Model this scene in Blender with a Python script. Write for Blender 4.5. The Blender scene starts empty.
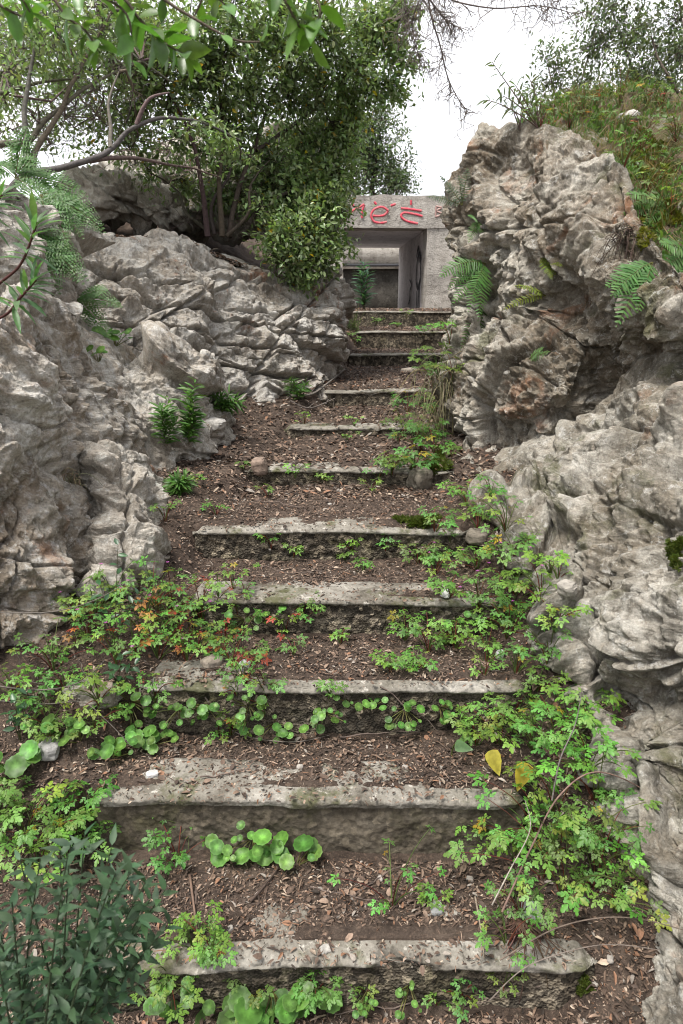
import bpy, math, random
import numpy as np
from mathutils import Vector
from mathutils.bvhtree import BVHTree

random.seed(7)
RNG = np.random.default_rng(7)
SC = bpy.context.scene
COL = SC.collection
F = 683.0
PITCH = math.radians(16.9)
CP, SP = math.cos(PITCH), math.sin(PITCH)
CZ = 1.8
CAM = np.array([0.0, 0.0, CZ])


def ray(px, py):
    a, b = px - 341.5, 512.0 - py
    return np.array([a, F * CP + b * SP, -F * SP + b * CP])


def at(px, py, Y):
    d = ray(px, py)
    return CAM + d * (Y / d[1])


# ------------------------------------------------------------------ noise
def _h(ix, iy, iz, seed):
    h = (ix.astype(np.int64) * 374761393 + iy.astype(np.int64) * 668265263 + iz.astype(np.int64) * 2147483647 + seed * 974634541)
    h = (h & 0xFFFFFFFF).astype(np.uint64)
    h = ((h ^ (h >> np.uint64(13))) * np.uint64(1274126177)) & np.uint64(0xFFFFFFFF)
    h = ((h ^ (h >> np.uint64(16))) * np.uint64(2246822519)) & np.uint64(0xFFFFFFFF)
    h = h ^ (h >> np.uint64(15))
    return h


def _r(h):
    return (h & np.uint64(0xFFFFFF)).astype(np.float64) / 16777215.0


def vnoise(P, seed=0):
    I = np.floor(P)
    f = P - I
    I = I.astype(np.int64)
    u = f * f * f * (f * (f * 6 - 15) + 10)
    out = 0
    for dx in (0, 1):
        wx = u[:, 0] if dx else 1 - u[:, 0]
        for dy in (0, 1):
            wy = u[:, 1] if dy else 1 - u[:, 1]
            for dz in (0, 1):
                wz = u[:, 2] if dz else 1 - u[:, 2]
                out = out + wx * wy * wz * _r(_h(I[:, 0] + dx, I[:, 1] + dy, I[:, 2] + dz, seed))
    return out * 2 - 1


_ROT = np.array([[0.36, 0.48, -0.8], [-0.8, 0.6, 0.0], [0.48, 0.64, 0.6]])


def fbm(P, octs=4, seed=0, gain=0.5, ridged=False):
    out, a, tot = 0, 1.0, 0
    Q = P
    for o in range(octs):
        n = vnoise(Q, seed + o)
        if ridged:
            n = 1 - 2 * np.abs(n)
        out = out + a * n
        tot += a
        a *= gain
        Q = (Q @ _ROT.T) * 2.03 + 5.7
    return out / tot


def worley(P, seed=0):
    I = np.floor(P).astype(np.int64)
    n = len(P)
    f1 = np.full(n, 1e9)
    f2 = np.full(n, 1e9)
    best = np.zeros((n, 3))
    hid = np.zeros(n, dtype=np.uint64)
    for dx in (-1, 0, 1):
        for dy in (-1, 0, 1):
            for dz in (-1, 0, 1):
                cx, cy, cz = I[:, 0] + dx, I[:, 1] + dy, I[:, 2] + dz
                h = _h(cx, cy, cz, seed)
                h2 = _h(cx, cy, cz, seed + 31)
                h3 = _h(cx, cy, cz, seed + 67)
                d = np.stack([cx + _r(h), cy + _r(h2), cz + _r(h3)], 1) - P
                dd = np.sqrt((d * d).sum(1))
                nb = dd < f1
                f2 = np.where(nb, f1, np.minimum(f2, dd))
                f1 = np.where(nb, dd, f1)
                best[nb] = d[nb]
                hid[nb] = h[nb]
    return f1, f2, best, hid


def chip(P, seed):
    """nearest-point distance in the sum metric: flat facets with sharp creases"""
    I = np.floor(P).astype(np.int64)
    f1 = np.full(len(P), 1e9)
    for dx in (-1, 0, 1):
        for dy in (-1, 0, 1):
            for dz in (-1, 0, 1):
                cx, cy, cz = I[:, 0] + dx, I[:, 1] + dy, I[:, 2] + dz
                h = _h(cx, cy, cz, seed)
                dd = np.abs(cx + _r(h) - P[:, 0]) + np.abs(cy + _r(h * np.uint64(7)) - P[:, 1]) + np.abs(cz + _r(h * np.uint64(29)) - P[:, 2])
                f1 = np.minimum(f1, dd)
    return f1


def sstep(a, b, x):
    t = np.clip((x - a) / (b - a), 0, 1)
    return t * t * (3 - 2 * t)


# ------------------------------------------------------------------ objects
def tag(o, label=None, cat=None, group=None, kind=None):
    if label: o['label'] = label
    if cat: o['category'] = cat
    if group: o['group'] = group
    if kind: o['kind'] = kind
    return o


def empty(name, loc, label, cat, group=None):
    o = bpy.data.objects.new(name, None)
    o.empty_display_size = 0.1
    COL.objects.link(o)
    o.location = Vector([float(c) for c in loc])
    return tag(o, label, cat, group)


class MB:
    """collects triangles, quads and per-vertex colours"""

    def __init__(s):
        s.v, s.c, s.t, s.q, s.n = [], [], [], [], 0

    def add(s, v, tris=None, quads=None, col=(0.5, 0.5, 0.5)):
        v = np.asarray(v, float).reshape(-1, 3)
        c = np.asarray(col, float)
        if c.ndim == 1:
            c = np.tile(c, (len(v), 1))
        s.v.append(v); s.c.append(c)
        if tris is not None and len(tris): s.t.append(np.asarray(tris, np.int64) + s.n)
        if quads is not None and len(quads): s.q.append(np.asarray(quads, np.int64) + s.n)
        s.n += len(v)

    def inst(s, tv, tt, M, pos, cols, tc=None):
        """tv (n,3) template, tt tris, M (K,3,3) columns = axes, pos (K,3), cols (K,3)"""
        K = len(pos)
        if not K: return
        V = np.einsum('kij,nj->kni', M, tv) + pos[:, None, :]
        T = (tt[None] + (np.arange(K) * len(tv))[:, None, None]).reshape(-1, tt.shape[1])
        C = np.repeat(np.asarray(cols)[:, None, :], len(tv), 1)
        if tc is not None: C = C * np.asarray(tc)[None, :, None]
        C = C.reshape(-1, 3)
        if tt.shape[1] == 3: s.add(V.reshape(-1, 3), tris=T, col=C)
        else: s.add(V.reshape(-1, 3), quads=T, col=C)

    def tube(s, pts, rad, sides=5, col=(0.1, 0.08, 0.06)):
        pts = np.asarray(pts, float)
        n = len(pts)
        rad = np.broadcast_to(np.asarray(rad, float), (n,))
        tg = np.gradient(pts, axis=0)
        tg /= np.linalg.norm(tg, axis=1)[:, None] + 1e-12
        ref = np.array([0.0, 0.0, 1.0]) if abs(tg[:, 2]).mean() < 0.8 else np.array([1.0, 0.0, 0.0])
        a = np.cross(tg, ref); a /= np.linalg.norm(a, axis=1)[:, None] + 1e-12
        b = np.cross(tg, a)
        ang = np.arange(sides) * 2 * math.pi / sides
        V = pts[:, None] + rad[:, None, None] * (np.cos(ang)[None, :, None] * a[:, None] + np.sin(ang)[None, :, None] * b[:, None])
        i = np.arange(n - 1)[:, None] * sides
        j = np.arange(sides)[None]
        k = (j + 1) % sides
        Q = np.stack([i + j, i + k, i + sides + k, i + sides + j], -1).reshape(-1, 4)
        s.add(V.reshape(-1, 3), quads=Q, col=col)

    def build(s, name, mat, parent=None, smooth=True, offset=None):
        me = bpy.data.meshes.new(name)
        if s.n:
            V = np.concatenate(s.v); C = np.concatenate(s.c)
            if offset is not None: V = V - np.asarray(offset)
            T = np.concatenate(s.t) if s.t else np.zeros((0, 3), np.int64)
            Q = np.concatenate(s.q) if s.q else np.zeros((0, 4), np.int64)
            me.vertices.add(len(V)); me.vertices.foreach_set('co', V.astype(np.float32).ravel())
            nl = T.size + Q.size
            me.loops.add(nl)
            me.loops.foreach_set('vertex_index', np.concatenate([T.ravel(), Q.ravel()]).astype(np.int32))
            me.polygons.add(len(T) + len(Q))
            st = np.concatenate([np.arange(len(T)) * 3, T.size + np.arange(len(Q)) * 4]).astype(np.int32)
            me.polygons.foreach_set('loop_start', st)
            me.polygons.foreach_set('use_smooth', np.full(len(T) + len(Q), smooth))
            me.update(calc_edges=True)
            at_ = me.color_attributes.new('col', 'FLOAT_COLOR', 'POINT')
            at_.data.foreach_set('color', np.concatenate([C, np.ones((len(C), 1))], 1).astype(np.float32).ravel())
        me.materials.append(mat)
        o = bpy.data.objects.new(name, me)
        COL.objects.link(o)
        if parent is not None: o.parent = parent
        return o


# ------------------------------------------------------------------ materials
def newmat(name):
    m = bpy.data.materials.new(name)
    m.use_nodes = True
    nt = m.node_tree
    nt.nodes.clear()
    return m, nt


class NT:
    def __init__(s, nt): s.nt = nt
    def n(s, typ, **kw):
        nd = s.nt.nodes.new(typ)
        for k, v in kw.items():
            if k.startswith('_'):
                nd.inputs[k[1:].replace('_', ' ')].default_value = v
            else: setattr(nd, k, v)
        return nd
    def l(s, a, b): s.nt.links.new(a, b)
    def noise(s, vec, scale, detail=6, rough=0.6, dist=0.0, off=None):
        if off is not None:
            mp = s.n('ShaderNodeMapping'); mp.inputs['Location'].default_value = off
            s.l(vec, mp.inputs['Vector']); vec = mp.outputs['Vector']
        nd = s.n('ShaderNodeTexNoise')
        nd.inputs['Scale'].default_value = scale; nd.inputs['Detail'].default_value = detail
        nd.inputs['Roughness'].default_value = rough; nd.inputs['Distortion'].default_value = dist
        s.l(vec, nd.inputs['Vector'])
        return nd.outputs['Fac']
    def ramp(s, fac, stops, interp='LINEAR'):
        nd = s.n('ShaderNodeValToRGB')
        cr = nd.color_ramp; cr.interpolation = interp
        while len(cr.elements) < len(stops): cr.elements.new(0.5)
        for e, (p, c) in zip(cr.elements, stops):
            e.position = p
            e.color = (c, c, c, 1) if isinstance(c, (int, float)) else (*c, 1)
        s.l(fac, nd.inputs['Fac'])
        return nd.outputs['Color']
    def mix(s, fac, a, b, mode='MIX'):
        nd = s.n('ShaderNodeMix', data_type='RGBA', blend_type=mode)
        for sock, v in ((nd.inputs[0], fac), (nd.inputs[6], a), (nd.inputs[7], b)):
            if hasattr(v, 'is_linked') or isinstance(v, bpy.types.NodeSocket): s.l(v, sock)
            elif isinstance(v, tuple): sock.default_value = (*v, 1)
            else: sock.default_value = v
        return nd.outputs[2]
    def bump(s, h, strength, dist, normal=None):
        nd = s.n('ShaderNodeBump'); nd.inputs['Strength'].default_value = strength; nd.inputs['Distance'].default_value = dist
        s.l(h, nd.inputs['Height'])
        if normal is not None: s.l(normal, nd.inputs['Normal'])
        return nd.outputs['Normal']
    def out(s, color, rough=0.9, normal=None, spec=0.3):
        p = s.n('ShaderNodeBsdfPrincipled'); o = s.n('ShaderNodeOutputMaterial')
        if isinstance(color, tuple): p.inputs['Base Color'].default_value = (*color, 1)
        else: s.l(color, p.inputs['Base Color'])
        if isinstance(rough, (int, float)): p.inputs['Roughness'].default_value = rough
        else: s.l(rough, p.inputs['Roughness'])
        p.inputs['Specular IOR Level'].default_value = spec
        if normal is not None: s.l(normal, p.inputs['Normal'])
        s.l(p.outputs[0], o.inputs[0])
        return p


def rock_mat(name, pale, grey, dark, warm, orange=0.5, white=0.5, warmth=0.5, green=0.0, sc=1.0):
    m, nt = newmat(name); N = NT(nt)
    g = N.n('ShaderNodeNewGeometry').outputs['Position']
    big = N.noise(g, 1.7 * sc, 5, 0.6, 0.4)
    c = N.ramp(big, [(0.30, dark), (0.44, grey), (0.60, pale)])
    med = N.noise(g, 8 * sc, 8, 0.7, 0.6, (3, 1, 7))
    c = N.mix(N.ramp(med, [(0.42, 0.0), (0.62, warmth)]), c, warm)
    md2 = N.noise(g, 26 * sc, 6, 0.7, 0.3, (8, 4, 2))
    c = N.mix(N.ramp(md2, [(0.51, 0.0), (0.68, white)]), c, tuple(min(0.72, x * 1.55) for x in pale))
    c = N.mix(N.ramp(md2, [(0.32, 0.5), (0.44, 0.0)]), c, tuple(x * 0.55 for x in dark))
    orn = N.noise(g, 3.3 * sc, 7, 0.65, 0.8, (11, 2, 5))
    c = N.mix(N.ramp(orn, [(0.60, 0.0), (0.68, orange)]), c, (0.30, 0.125, 0.055))
    if green > 0:
        gr = N.noise(g, 2.4 * sc, 8, 0.7, 0.3, (1, 12, 6))
        c = N.mix(N.ramp(gr, [(0.55, 0.0), (0.63, green)]), c, (0.07, 0.075, 0.022))
    mp = N.n('ShaderNodeMapping'); mp.inputs['Scale'].default_value = (1.0, 1.0, 0.22); mp.inputs['Rotation'].default_value = (0.15, 0.1, 0)
    N.l(g, mp.inputs['Vector'])
    stk = N.noise(mp.outputs['Vector'], 11 * sc, 7, 0.7, 0.4, (5, 6, 1))
    c = N.mix(N.ramp(stk, [(0.50, 0.0), (0.62, 0.6)]), c, tuple(x * 0.75 for x in dark))
    lic = N.noise(g, 17 * sc, 9, 0.78, 0.2, (9, 9, 9))
    c = N.mix(N.ramp(lic, [(0.57, 0.0), (0.60, 0.55)]), c, (0.52, 0.51, 0.48))
    fine = N.noise(g, 130, 4, 0.7)
    c = N.mix(0.7, c, N.ramp(fine, [(0.3, 0.35), (0.7, 1.0)]), 'MULTIPLY')
    hb = N.noise(g, 45, 9, 0.72, 0.5)
    vo = N.n('ShaderNodeTexVoronoi', feature='F1'); vo.inputs['Scale'].default_value = 42
    N.l(g, vo.inputs['Vector'])
    nb = N.bump(hb, 1.0, 0.012)
    nb = N.bump(vo.outputs['Distance'], 0.25, 0.01, nb)
    nb = N.bump(fine, 0.5, 0.004, nb)
    N.out(c, 0.9, nb, 0.25)
    return m


def leaf_mat(name, rough=0.45, trans=0.3, spec=0.4, tint=(1.0, 1.0, 1.0)):
    m, nt = newmat(name); N = NT(nt)
    a = N.n('ShaderNodeAttribute', attribute_name='col')
    g = N.n('ShaderNodeNewGeometry').outputs['Position']
    v = N.ramp(N.noise(g, 60, 3, 0.6), [(0.3, 0.72), (0.7, 1.12)])
    c = N.mix(1.0, a.outputs['Color'], v, 'MULTIPLY')
    p = N.n('ShaderNodeBsdfPrincipled'); p.inputs['Roughness'].default_value = rough
    p.inputs['Specular IOR Level'].default_value = spec
    N.l(c, p.inputs['Base Color'])
    t = N.n('ShaderNodeBsdfTranslucent')
    N.l(N.mix(1.0, c, (1.3, 1.45, 0.7), 'MULTIPLY'), t.inputs['Color'])
    mx = N.n('ShaderNodeMixShader'); mx.inputs[0].default_value = trans
    N.l(p.outputs[0], mx.inputs[1]); N.l(t.outputs[0], mx.inputs[2])
    o = N.n('ShaderNodeOutputMaterial'); N.l(mx.outputs[0], o.inputs[0])
    return m


def attr_mat(name, rough=0.9, spec=0.2, nsc=90, lo=0.6, hi=1.15, bumpd=0.003):
    m, nt = newmat(name); N = NT(nt)
    a = N.n('ShaderNodeAttribute', attribute_name='col')
    g = N.n('ShaderNodeNewGeometry').outputs['Position']
    f = N.noise(g, nsc, 5, 0.65)
    c = N.mix(1.0, a.outputs['Color'], N.ramp(f, [(0.3, lo), (0.7, hi)]), 'MULTIPLY')
    N.out(c, rough, N.bump(f, 0.6, bumpd), spec)
    return m


def concrete_mat(name, base, stain, pale, sc=1.0, pits=0.5, bumpd=0.006, moss=0.0, palepos=0.6):
    m, nt = newmat(name); N = NT(nt)
    g = N.n('ShaderNodeNewGeometry').outputs['Position']
    a = N.noise(g, 5 * sc, 8, 0.7, 0.3)
    c = N.ramp(a, [(0.33, stain), (0.50, base), (0.72, pale)])
    b = N.noise(g, 24 * sc, 6, 0.65, 0.2, (4, 9, 1))
    c = N.mix(N.ramp(b, [(palepos, 0.0), (palepos + 0.06, 0.75)]), c, tuple(min(0.62, x * 1.35) for x in pale))
    c = N.mix(N.ramp(b, [(0.32, 0.8), (0.45, 0.0)]), c, tuple(x * 0.5 for x in stain))
    if moss > 0:
        mo = N.noise(g, 4.5, 7, 0.7, 0.2, (2, 7, 3))
        c = N.mix(N.ramp(mo, [(0.54, 0.0), (0.62, moss)]), c, (0.06, 0.065, 0.018))
    if 'bunker' in name:
        mp = N.n('ShaderNodeMapping'); mp.inputs['Scale'].default_value = (1.0, 1.0, 0.12)
        N.l(g, mp.inputs['Vector'])
        st = N.noise(mp.outputs['Vector'], 5.5, 7, 0.7, 0.2, (2, 2, 2))
        c = N.mix(N.ramp(st, [(0.50, 0.0), (0.70, 0.5)]), c, tuple(x * 0.42 for x in stain))
        mp2 = N.n('ShaderNodeMapping'); mp2.inputs['Scale'].default_value = (0.02, 0.02, 1.0)
        N.l(g, mp2.inputs['Vector'])
        bd = N.noise(mp2.outputs['Vector'], 9, 2, 0.5)
        c = N.mix(N.ramp(bd, [(0.40, 0.28), (0.47, 0.0)]), c, tuple(x * 0.7 for x in stain))
    if 'pebbly' in name:
        va = N.n('ShaderNodeTexVoronoi', feature='F1'); va.inputs['Scale'].default_value = 46
        N.l(g, va.inputs['Vector'])
        sp = N.n('ShaderNodeSeparateColor'); N.l(va.outputs['Color'], sp.inputs[0])
        c = N.mix(0.75 if name.startswith('dark') else 0.25, c, N.ramp(sp.outputs[0], [(0.15, (0.25, 0.24, 0.22)), (0.6, (0.85, 0.8, 0.74)), (0.95, (2.3, 2.2, 2.0))]), 'MULTIPLY')
    f = N.noise(g, 160, 4, 0.7)
    c = N.mix(0.5, c, N.ramp(f, [(0.3, 0.4), (0.7, 1.0)]), 'MULTIPLY')
    vo = N.n('ShaderNodeTexVoronoi', feature='F1'); vo.inputs['Scale'].default_value = 70 * sc
    N.l(g, vo.inputs['Vector'])
    nb = N.bump(b, 0.5, bumpd * 1.5)
    nb = N.bump(vo.outputs['Distance'], pits, bumpd, nb)
    nb = N.bump(f, 0.5, bumpd * 0.5, nb)
    N.out(c, 0.92, nb, 0.2)
    return m


M = {}
M['rock_right'] = rock_mat('pitted grey limestone', (0.43, 0.405, 0.352), (0.195, 0.171, 0.135), (0.058, 0.047, 0.033), (0.215, 0.155, 0.100), 0.5, 0.5, 0.5, 0.65)
M['rock_low'] = rock_mat('slabby grey limestone', (0.41, 0.39, 0.345), (0.215, 0.196, 0.161), (0.068, 0.057, 0.042), (0.22, 0.172, 0.118), 0.3, 0.5, 0.5, 0.65)
M['rock_left'] = rock_mat('warm weathered limestone', (0.57, 0.545, 0.495), (0.33, 0.298, 0.252), (0.105, 0.082, 0.06), (0.31, 0.232, 0.158), 0.45, 0.5, 0.55)
M['rock_wall'] = rock_mat('cracked limestone', (0.56, 0.535, 0.49), (0.38, 0.352, 0.308), (0.13, 0.105, 0.08), (0.34, 0.27, 0.20), 0.75, 0.45, 0.45)
M['rock_pale'] = rock_mat('pale smooth limestone', (0.51, 0.48, 0.43), (0.38, 0.345, 0.297), (0.19, 0.163, 0.13), (0.34, 0.283, 0.22), 0.25, 0.5, 0.45)
M['leaf'] = leaf_mat('herb leaf', 0.45, 0.4, 0.35)
M['glossleaf'] = leaf_mat('leathery leaf', 0.36, 0.36, 0.5)
M['darkleaf'] = leaf_mat('dark matt leaf', 0.55, 0.12, 0.3)
M['bark'] = attr_mat('bark', 0.9, 0.2, 60, 0.5, 1.25, 0.006)
M['litter'] = attr_mat('dead leaf', 0.75, 0.25, 80, 0.6, 1.2, 0.002)
M['stone'] = attr_mat('loose stone', 0.9, 0.2, 50, 0.6, 1.2, 0.006)
M['moss'] = attr_mat('moss', 1.0, 0.05, 120, 0.5, 1.3, 0.004)
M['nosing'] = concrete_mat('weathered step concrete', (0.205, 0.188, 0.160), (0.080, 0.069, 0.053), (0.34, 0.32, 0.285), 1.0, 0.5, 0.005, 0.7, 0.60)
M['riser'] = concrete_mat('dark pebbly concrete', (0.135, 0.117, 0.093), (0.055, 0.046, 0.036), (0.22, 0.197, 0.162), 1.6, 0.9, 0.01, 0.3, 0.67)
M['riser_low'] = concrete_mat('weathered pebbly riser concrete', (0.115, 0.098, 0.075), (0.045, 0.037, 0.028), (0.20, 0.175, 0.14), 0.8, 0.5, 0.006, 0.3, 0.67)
M['bunker'] = concrete_mat('bunker concrete', (0.42, 0.39, 0.352), (0.25, 0.226, 0.197), (0.50, 0.47, 0.43), 0.5, 0.5, 0.012, 0.0, 0.66)
M['bunker_in'] = concrete_mat('smooth passage concrete', (0.68, 0.64, 0.63), (0.56, 0.52, 0.51), (0.70, 0.67, 0.66), 0.4, 0.2, 0.006, 0.0, 0.68)


def plain(name, col, rough=0.7):
    m, nt = newmat(name); N = NT(nt)
    g = N.n('ShaderNodeNewGeometry').outputs['Position']
    f = N.noise(g, 14, 6, 0.75)
    c = N.mix(1.0, col, N.ramp(f, [(0.3, 0.75), (0.7, 1.15)]), 'MULTIPLY')
    N.out(c, rough)
    return m


def spray(name, col, under):
    m, nt = newmat(name); N = NT(nt)
    g = N.n('ShaderNodeNewGeometry').outputs['Position']
    f = N.noise(g, 9, 8, 0.8)
    c = N.mix(N.ramp(f, [(0.46, 0.0), (0.66, 0.8)]), col, under)
    N.out(c, 0.8)
    return m


M['basewall'] = concrete_mat('dark damp concrete', (0.055, 0.05, 0.043), (0.03, 0.027, 0.023), (0.10, 0.09, 0.08), 0.6, 0.5, 0.01)  # near-black tone for the parapet wall below the coping
M['red'] = spray('red spray paint', (0.50, 0.055, 0.085), (0.38, 0.22, 0.20))
M['pink'] = plain('faded red spray paint', (0.38, 0.245, 0.22))
M['black'] = plain('black spray paint', (0.03, 0.03, 0.035))


def soil_mat():
    m, nt = newmat('dark leaf mould'); N = NT(nt)
    g = N.n('ShaderNodeNewGeometry').outputs['Position']
    a = N.noise(g, 9, 8, 0.75, 0.3)
    c = N.ramp(a, [(0.3, (0.028, 0.021, 0.017)), (0.5, (0.068, 0.050, 0.040)), (0.7, (0.13, 0.098, 0.077))])
    b = N.noise(g, 75, 6, 0.75, 0.4, (3, 3, 8))
    c = N.mix(N.ramp(b, [(0.52, 0.0), (0.62, 0.7)]), c, (0.17, 0.12, 0.09))
    nb = N.bump(b, 1.0, 0.015)
    nb = N.bump(N.noise(g, 190, 3, 0.7), 0.8, 0.006, nb)
    N.out(c, 0.95, nb, 0.15)
    return m


M['soil'] = soil_mat()


def turf_mat():
    m, nt = newmat('mossy hillside soil'); N = NT(nt)
    g = N.n('ShaderNodeNewGeometry').outputs['Position']
    a = N.noise(g, 4, 8, 0.75, 0.3)
    c = N.ramp(a, [(0.32, (0.06, 0.045, 0.033)), (0.46, (0.135, 0.102, 0.072)), (0.56, (0.09, 0.085, 0.034)), (0.64, (0.28, 0.25, 0.215))])
    b = N.noise(g, 60, 6, 0.75, 0.4, (3, 3, 8))
    N.out(c, 0.95, N.bump(b, 1.0, 0.02), 0.15)
    return m


M['turf'] = turf_mat()

# ------------------------------------------------------------------ stairs and ground
# front edge distance, height of the lip, height of the ground at the foot of the riser, left end, right end
STEPS = [
    (1.35, 0.17, 0.00, -0.62, 0.62), (1.70, 0.38, 0.17, -0.73, 0.52), (2.03, 0.57, 0.38, -0.66, 0.60),
    (2.40, 0.71, 0.57, -0.58, 0.60), (2.85, 0.85, 0.71, -0.63, 0.52), (3.60, 0.943, 0.85, -0.50, 0.56),
    (4.56, 1.004, 0.943, -0.36, 0.62), (5.56, 1.133, 1.004, -0.14, 0.95), (7.90, 1.263, 1.133, 0.10, 1.25),
    (8.90, 1.47, 1.263, 0.20, 1.6), (10.8, 1.70, 1.47, 0.15, 1.95)]
SY = np.array([s[0] for s in STEPS])

_py, _pz = [0.0], [-0.02]
for (d, z, zb, l, r) in STEPS:
    w_ = [0.065, 0.062, 0.045, 0.045, 0.045, 0.06, 0.07, 0.08, 0.09, 0.1, 0.1][len(_py) // 3]
    _py += [d + w_ - 0.014, d + w_ - 0.005, d + w_]
    _pz += [zb, z - 0.02, z + 0.004]
_py += [13.3, 40]
_pz += [1.72, 1.75]
_ry = [0.0, 1.0] + [s[0] + 0.1 for s in STEPS] + [13.3, 40]
_rz = [0.0, 0.02] + [s[1] + 0.015 for s in STEPS] + [1.74, 1.75]
_ly = [0.0] + [s[0] for s in STEPS] + [13.3]
_lx = [-0.62] + [s[3] for s in STEPS] + [0.05]
_rx = [0.60] + [s[4] for s in STEPS] + [2.1]


def gz(x, y, fine=True):
    x = np.asarray(x, float); y = np.asarray(y, float)
    P = np.stack([x, y, np.zeros_like(x)], 1)
    wob = 0.05 * vnoise(P * 4.0, 3)
    tread = np.interp(y, _py, _pz)
    ramp = np.interp(y, _ry, _rz)
    xl = np.interp(y, _ly, _lx) + wob
    xr = np.interp(y, _ly, _rx) + wob
    dl, dr = xl - x, x - xr
    s = np.maximum(sstep(-0.02, 0.12, dl), sstep(-0.02, 0.12, dr))
    z = tread * (1 - s) + ramp * s
    z = z + np.clip(dl, 0, 3) * 0.09 + np.clip(dr, 0, 3) * 0.10
    sc = np.clip(y / 3.0, 0.6, 1.6)
    z = z + 0.011 * sc * fbm(P * 7, 3, 11) + 0.01 * sstep(0.1, 0.5, fbm(P * 3.0, 2, 19))
    return z


def ground_mesh():
    ny, nx = 620, 400
    ys = np.concatenate([np.linspace(-1.2, 0.9, 20)[:-1], 0.9 * (13.6 / 0.9) ** np.linspace(0, 1, ny)])
    u = np.linspace(-1, 1, nx)
    xs = 0.15 + 2.9 * np.sign(u) * np.abs(u) ** 1.35
    X, Y = np.meshgrid(xs, ys)
    X = X + 0.28 * np.clip(Y - 5, 0, 8) * 0.35
    x, y = X.ravel(), Y.ravel()
    z = gz(x, y)
    P = np.stack([x, y, z], 1)
    z = z + 0.006 * fbm(P * 38, 3, 23) * np.clip(y / 2.2, 0.7, 2.0)
    V = np.stack([x, y, z], 1)
    H, W = X.shape
    i = np.arange(H - 1)[:, None] * W + np.arange(W - 1)[None]
    Q = np.stack([i, i + 1, i + W + 1, i + W], -1).reshape(-1, 4)
    mb = MB(); mb.add(V, quads=Q)
    o = mb.build('ground', M['soil'])
    tag(o, kind='structure')
    return V, Q


gV, gQ = ground_mesh()
BV = [('ground', BVHTree.FromPolygons([tuple(v) for v in gV.tolist()], gQ.tolist()))]


def hill_mesh():
    """coarse terrain reaching the horizon, the stairway cut into it"""
    xs = np.concatenate([[-120, -60, -30, -18], np.linspace(-12, 12, 97), [18, 30, 60, 120]])
    ys = np.concatenate([[-100, -50, -25, -12, -6], np.linspace(-3, 26, 117), [32, 45, 70, 120, 200]])
    X, Y = np.meshgrid(xs, ys)
    x, y = X.ravel(), Y.ravel()
    base = np.interp(y, [-100, 0, 1] + list(SY) + [13, 26, 60, 200], [-3, -0.25, -0.25] + [s[2] - 0.25 for s in STEPS] + [1.45, 1.45, 1.6, 1.0])
    cx = np.interp(y, [0, 4, 8, 13], [0, 0, 0.7, 1.2])
    left = np.interp(y, [-10, 1, 3, 5, 8, 14, 40], [0.6, 0.9, 1.5, 1.9, 2.6, 3.2, 3.5])
    right = np.interp(y, [-10, 1, 3, 5, 8, 14, 40], [0.3, 0.6, 1.6, 2.3, 2.7, 3.1, 3.5])
    wl = np.interp(y, [0, 4, 6, 9, 13, 20], [2.3, 2.7, 3.0, 2.2, 1.9, 1.9])
    a = sstep(0, 1.4, (cx - x) - wl)
    wr = np.interp(y, [0, 4, 6, 9, 13, 20], [2.0, 2.0, 2.2, 2.0, 2.1, 3.0])
    b = sstep(0, 1.2, (x - cx) - wr)
    z = base + a * np.clip(left - base, 0, 9) + b * np.clip(right - base, 0, 9)
    z = z + np.where(np.abs(x) > 6, 0.3 * vnoise(np.stack([x, y, x * 0], 1) * 0.3, 4), 0)
    V = np.stack([x, y, z], 1)
    H, W = X.shape
    i = np.arange(H - 1)[:, None] * W + np.arange(W - 1)[None]
    Q = np.stack([i, i + 1, i + W + 1, i + W], -1).reshape(-1, 4)
    mb = MB(); mb.add(V, quads=Q)
    tag(mb.build('terrain', M['turf']), kind='structure')


hill_mesh()

ORD = ['lowest', 'second', 'third', 'fourth', 'fifth', 'sixth', 'seventh', 'eighth', 'ninth', 'tenth', 'topmost']
SLOOK = ['mossy broken-edged', 'thick chipped pale-edged', 'worn straight-edged', 'narrow straight-edged', 'pebbly-fronted moss-ended',
         'half buried', 'mostly buried', 'short leaf-strewn', 'distant leaf-covered', 'weathered distant', 'stained']


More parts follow.
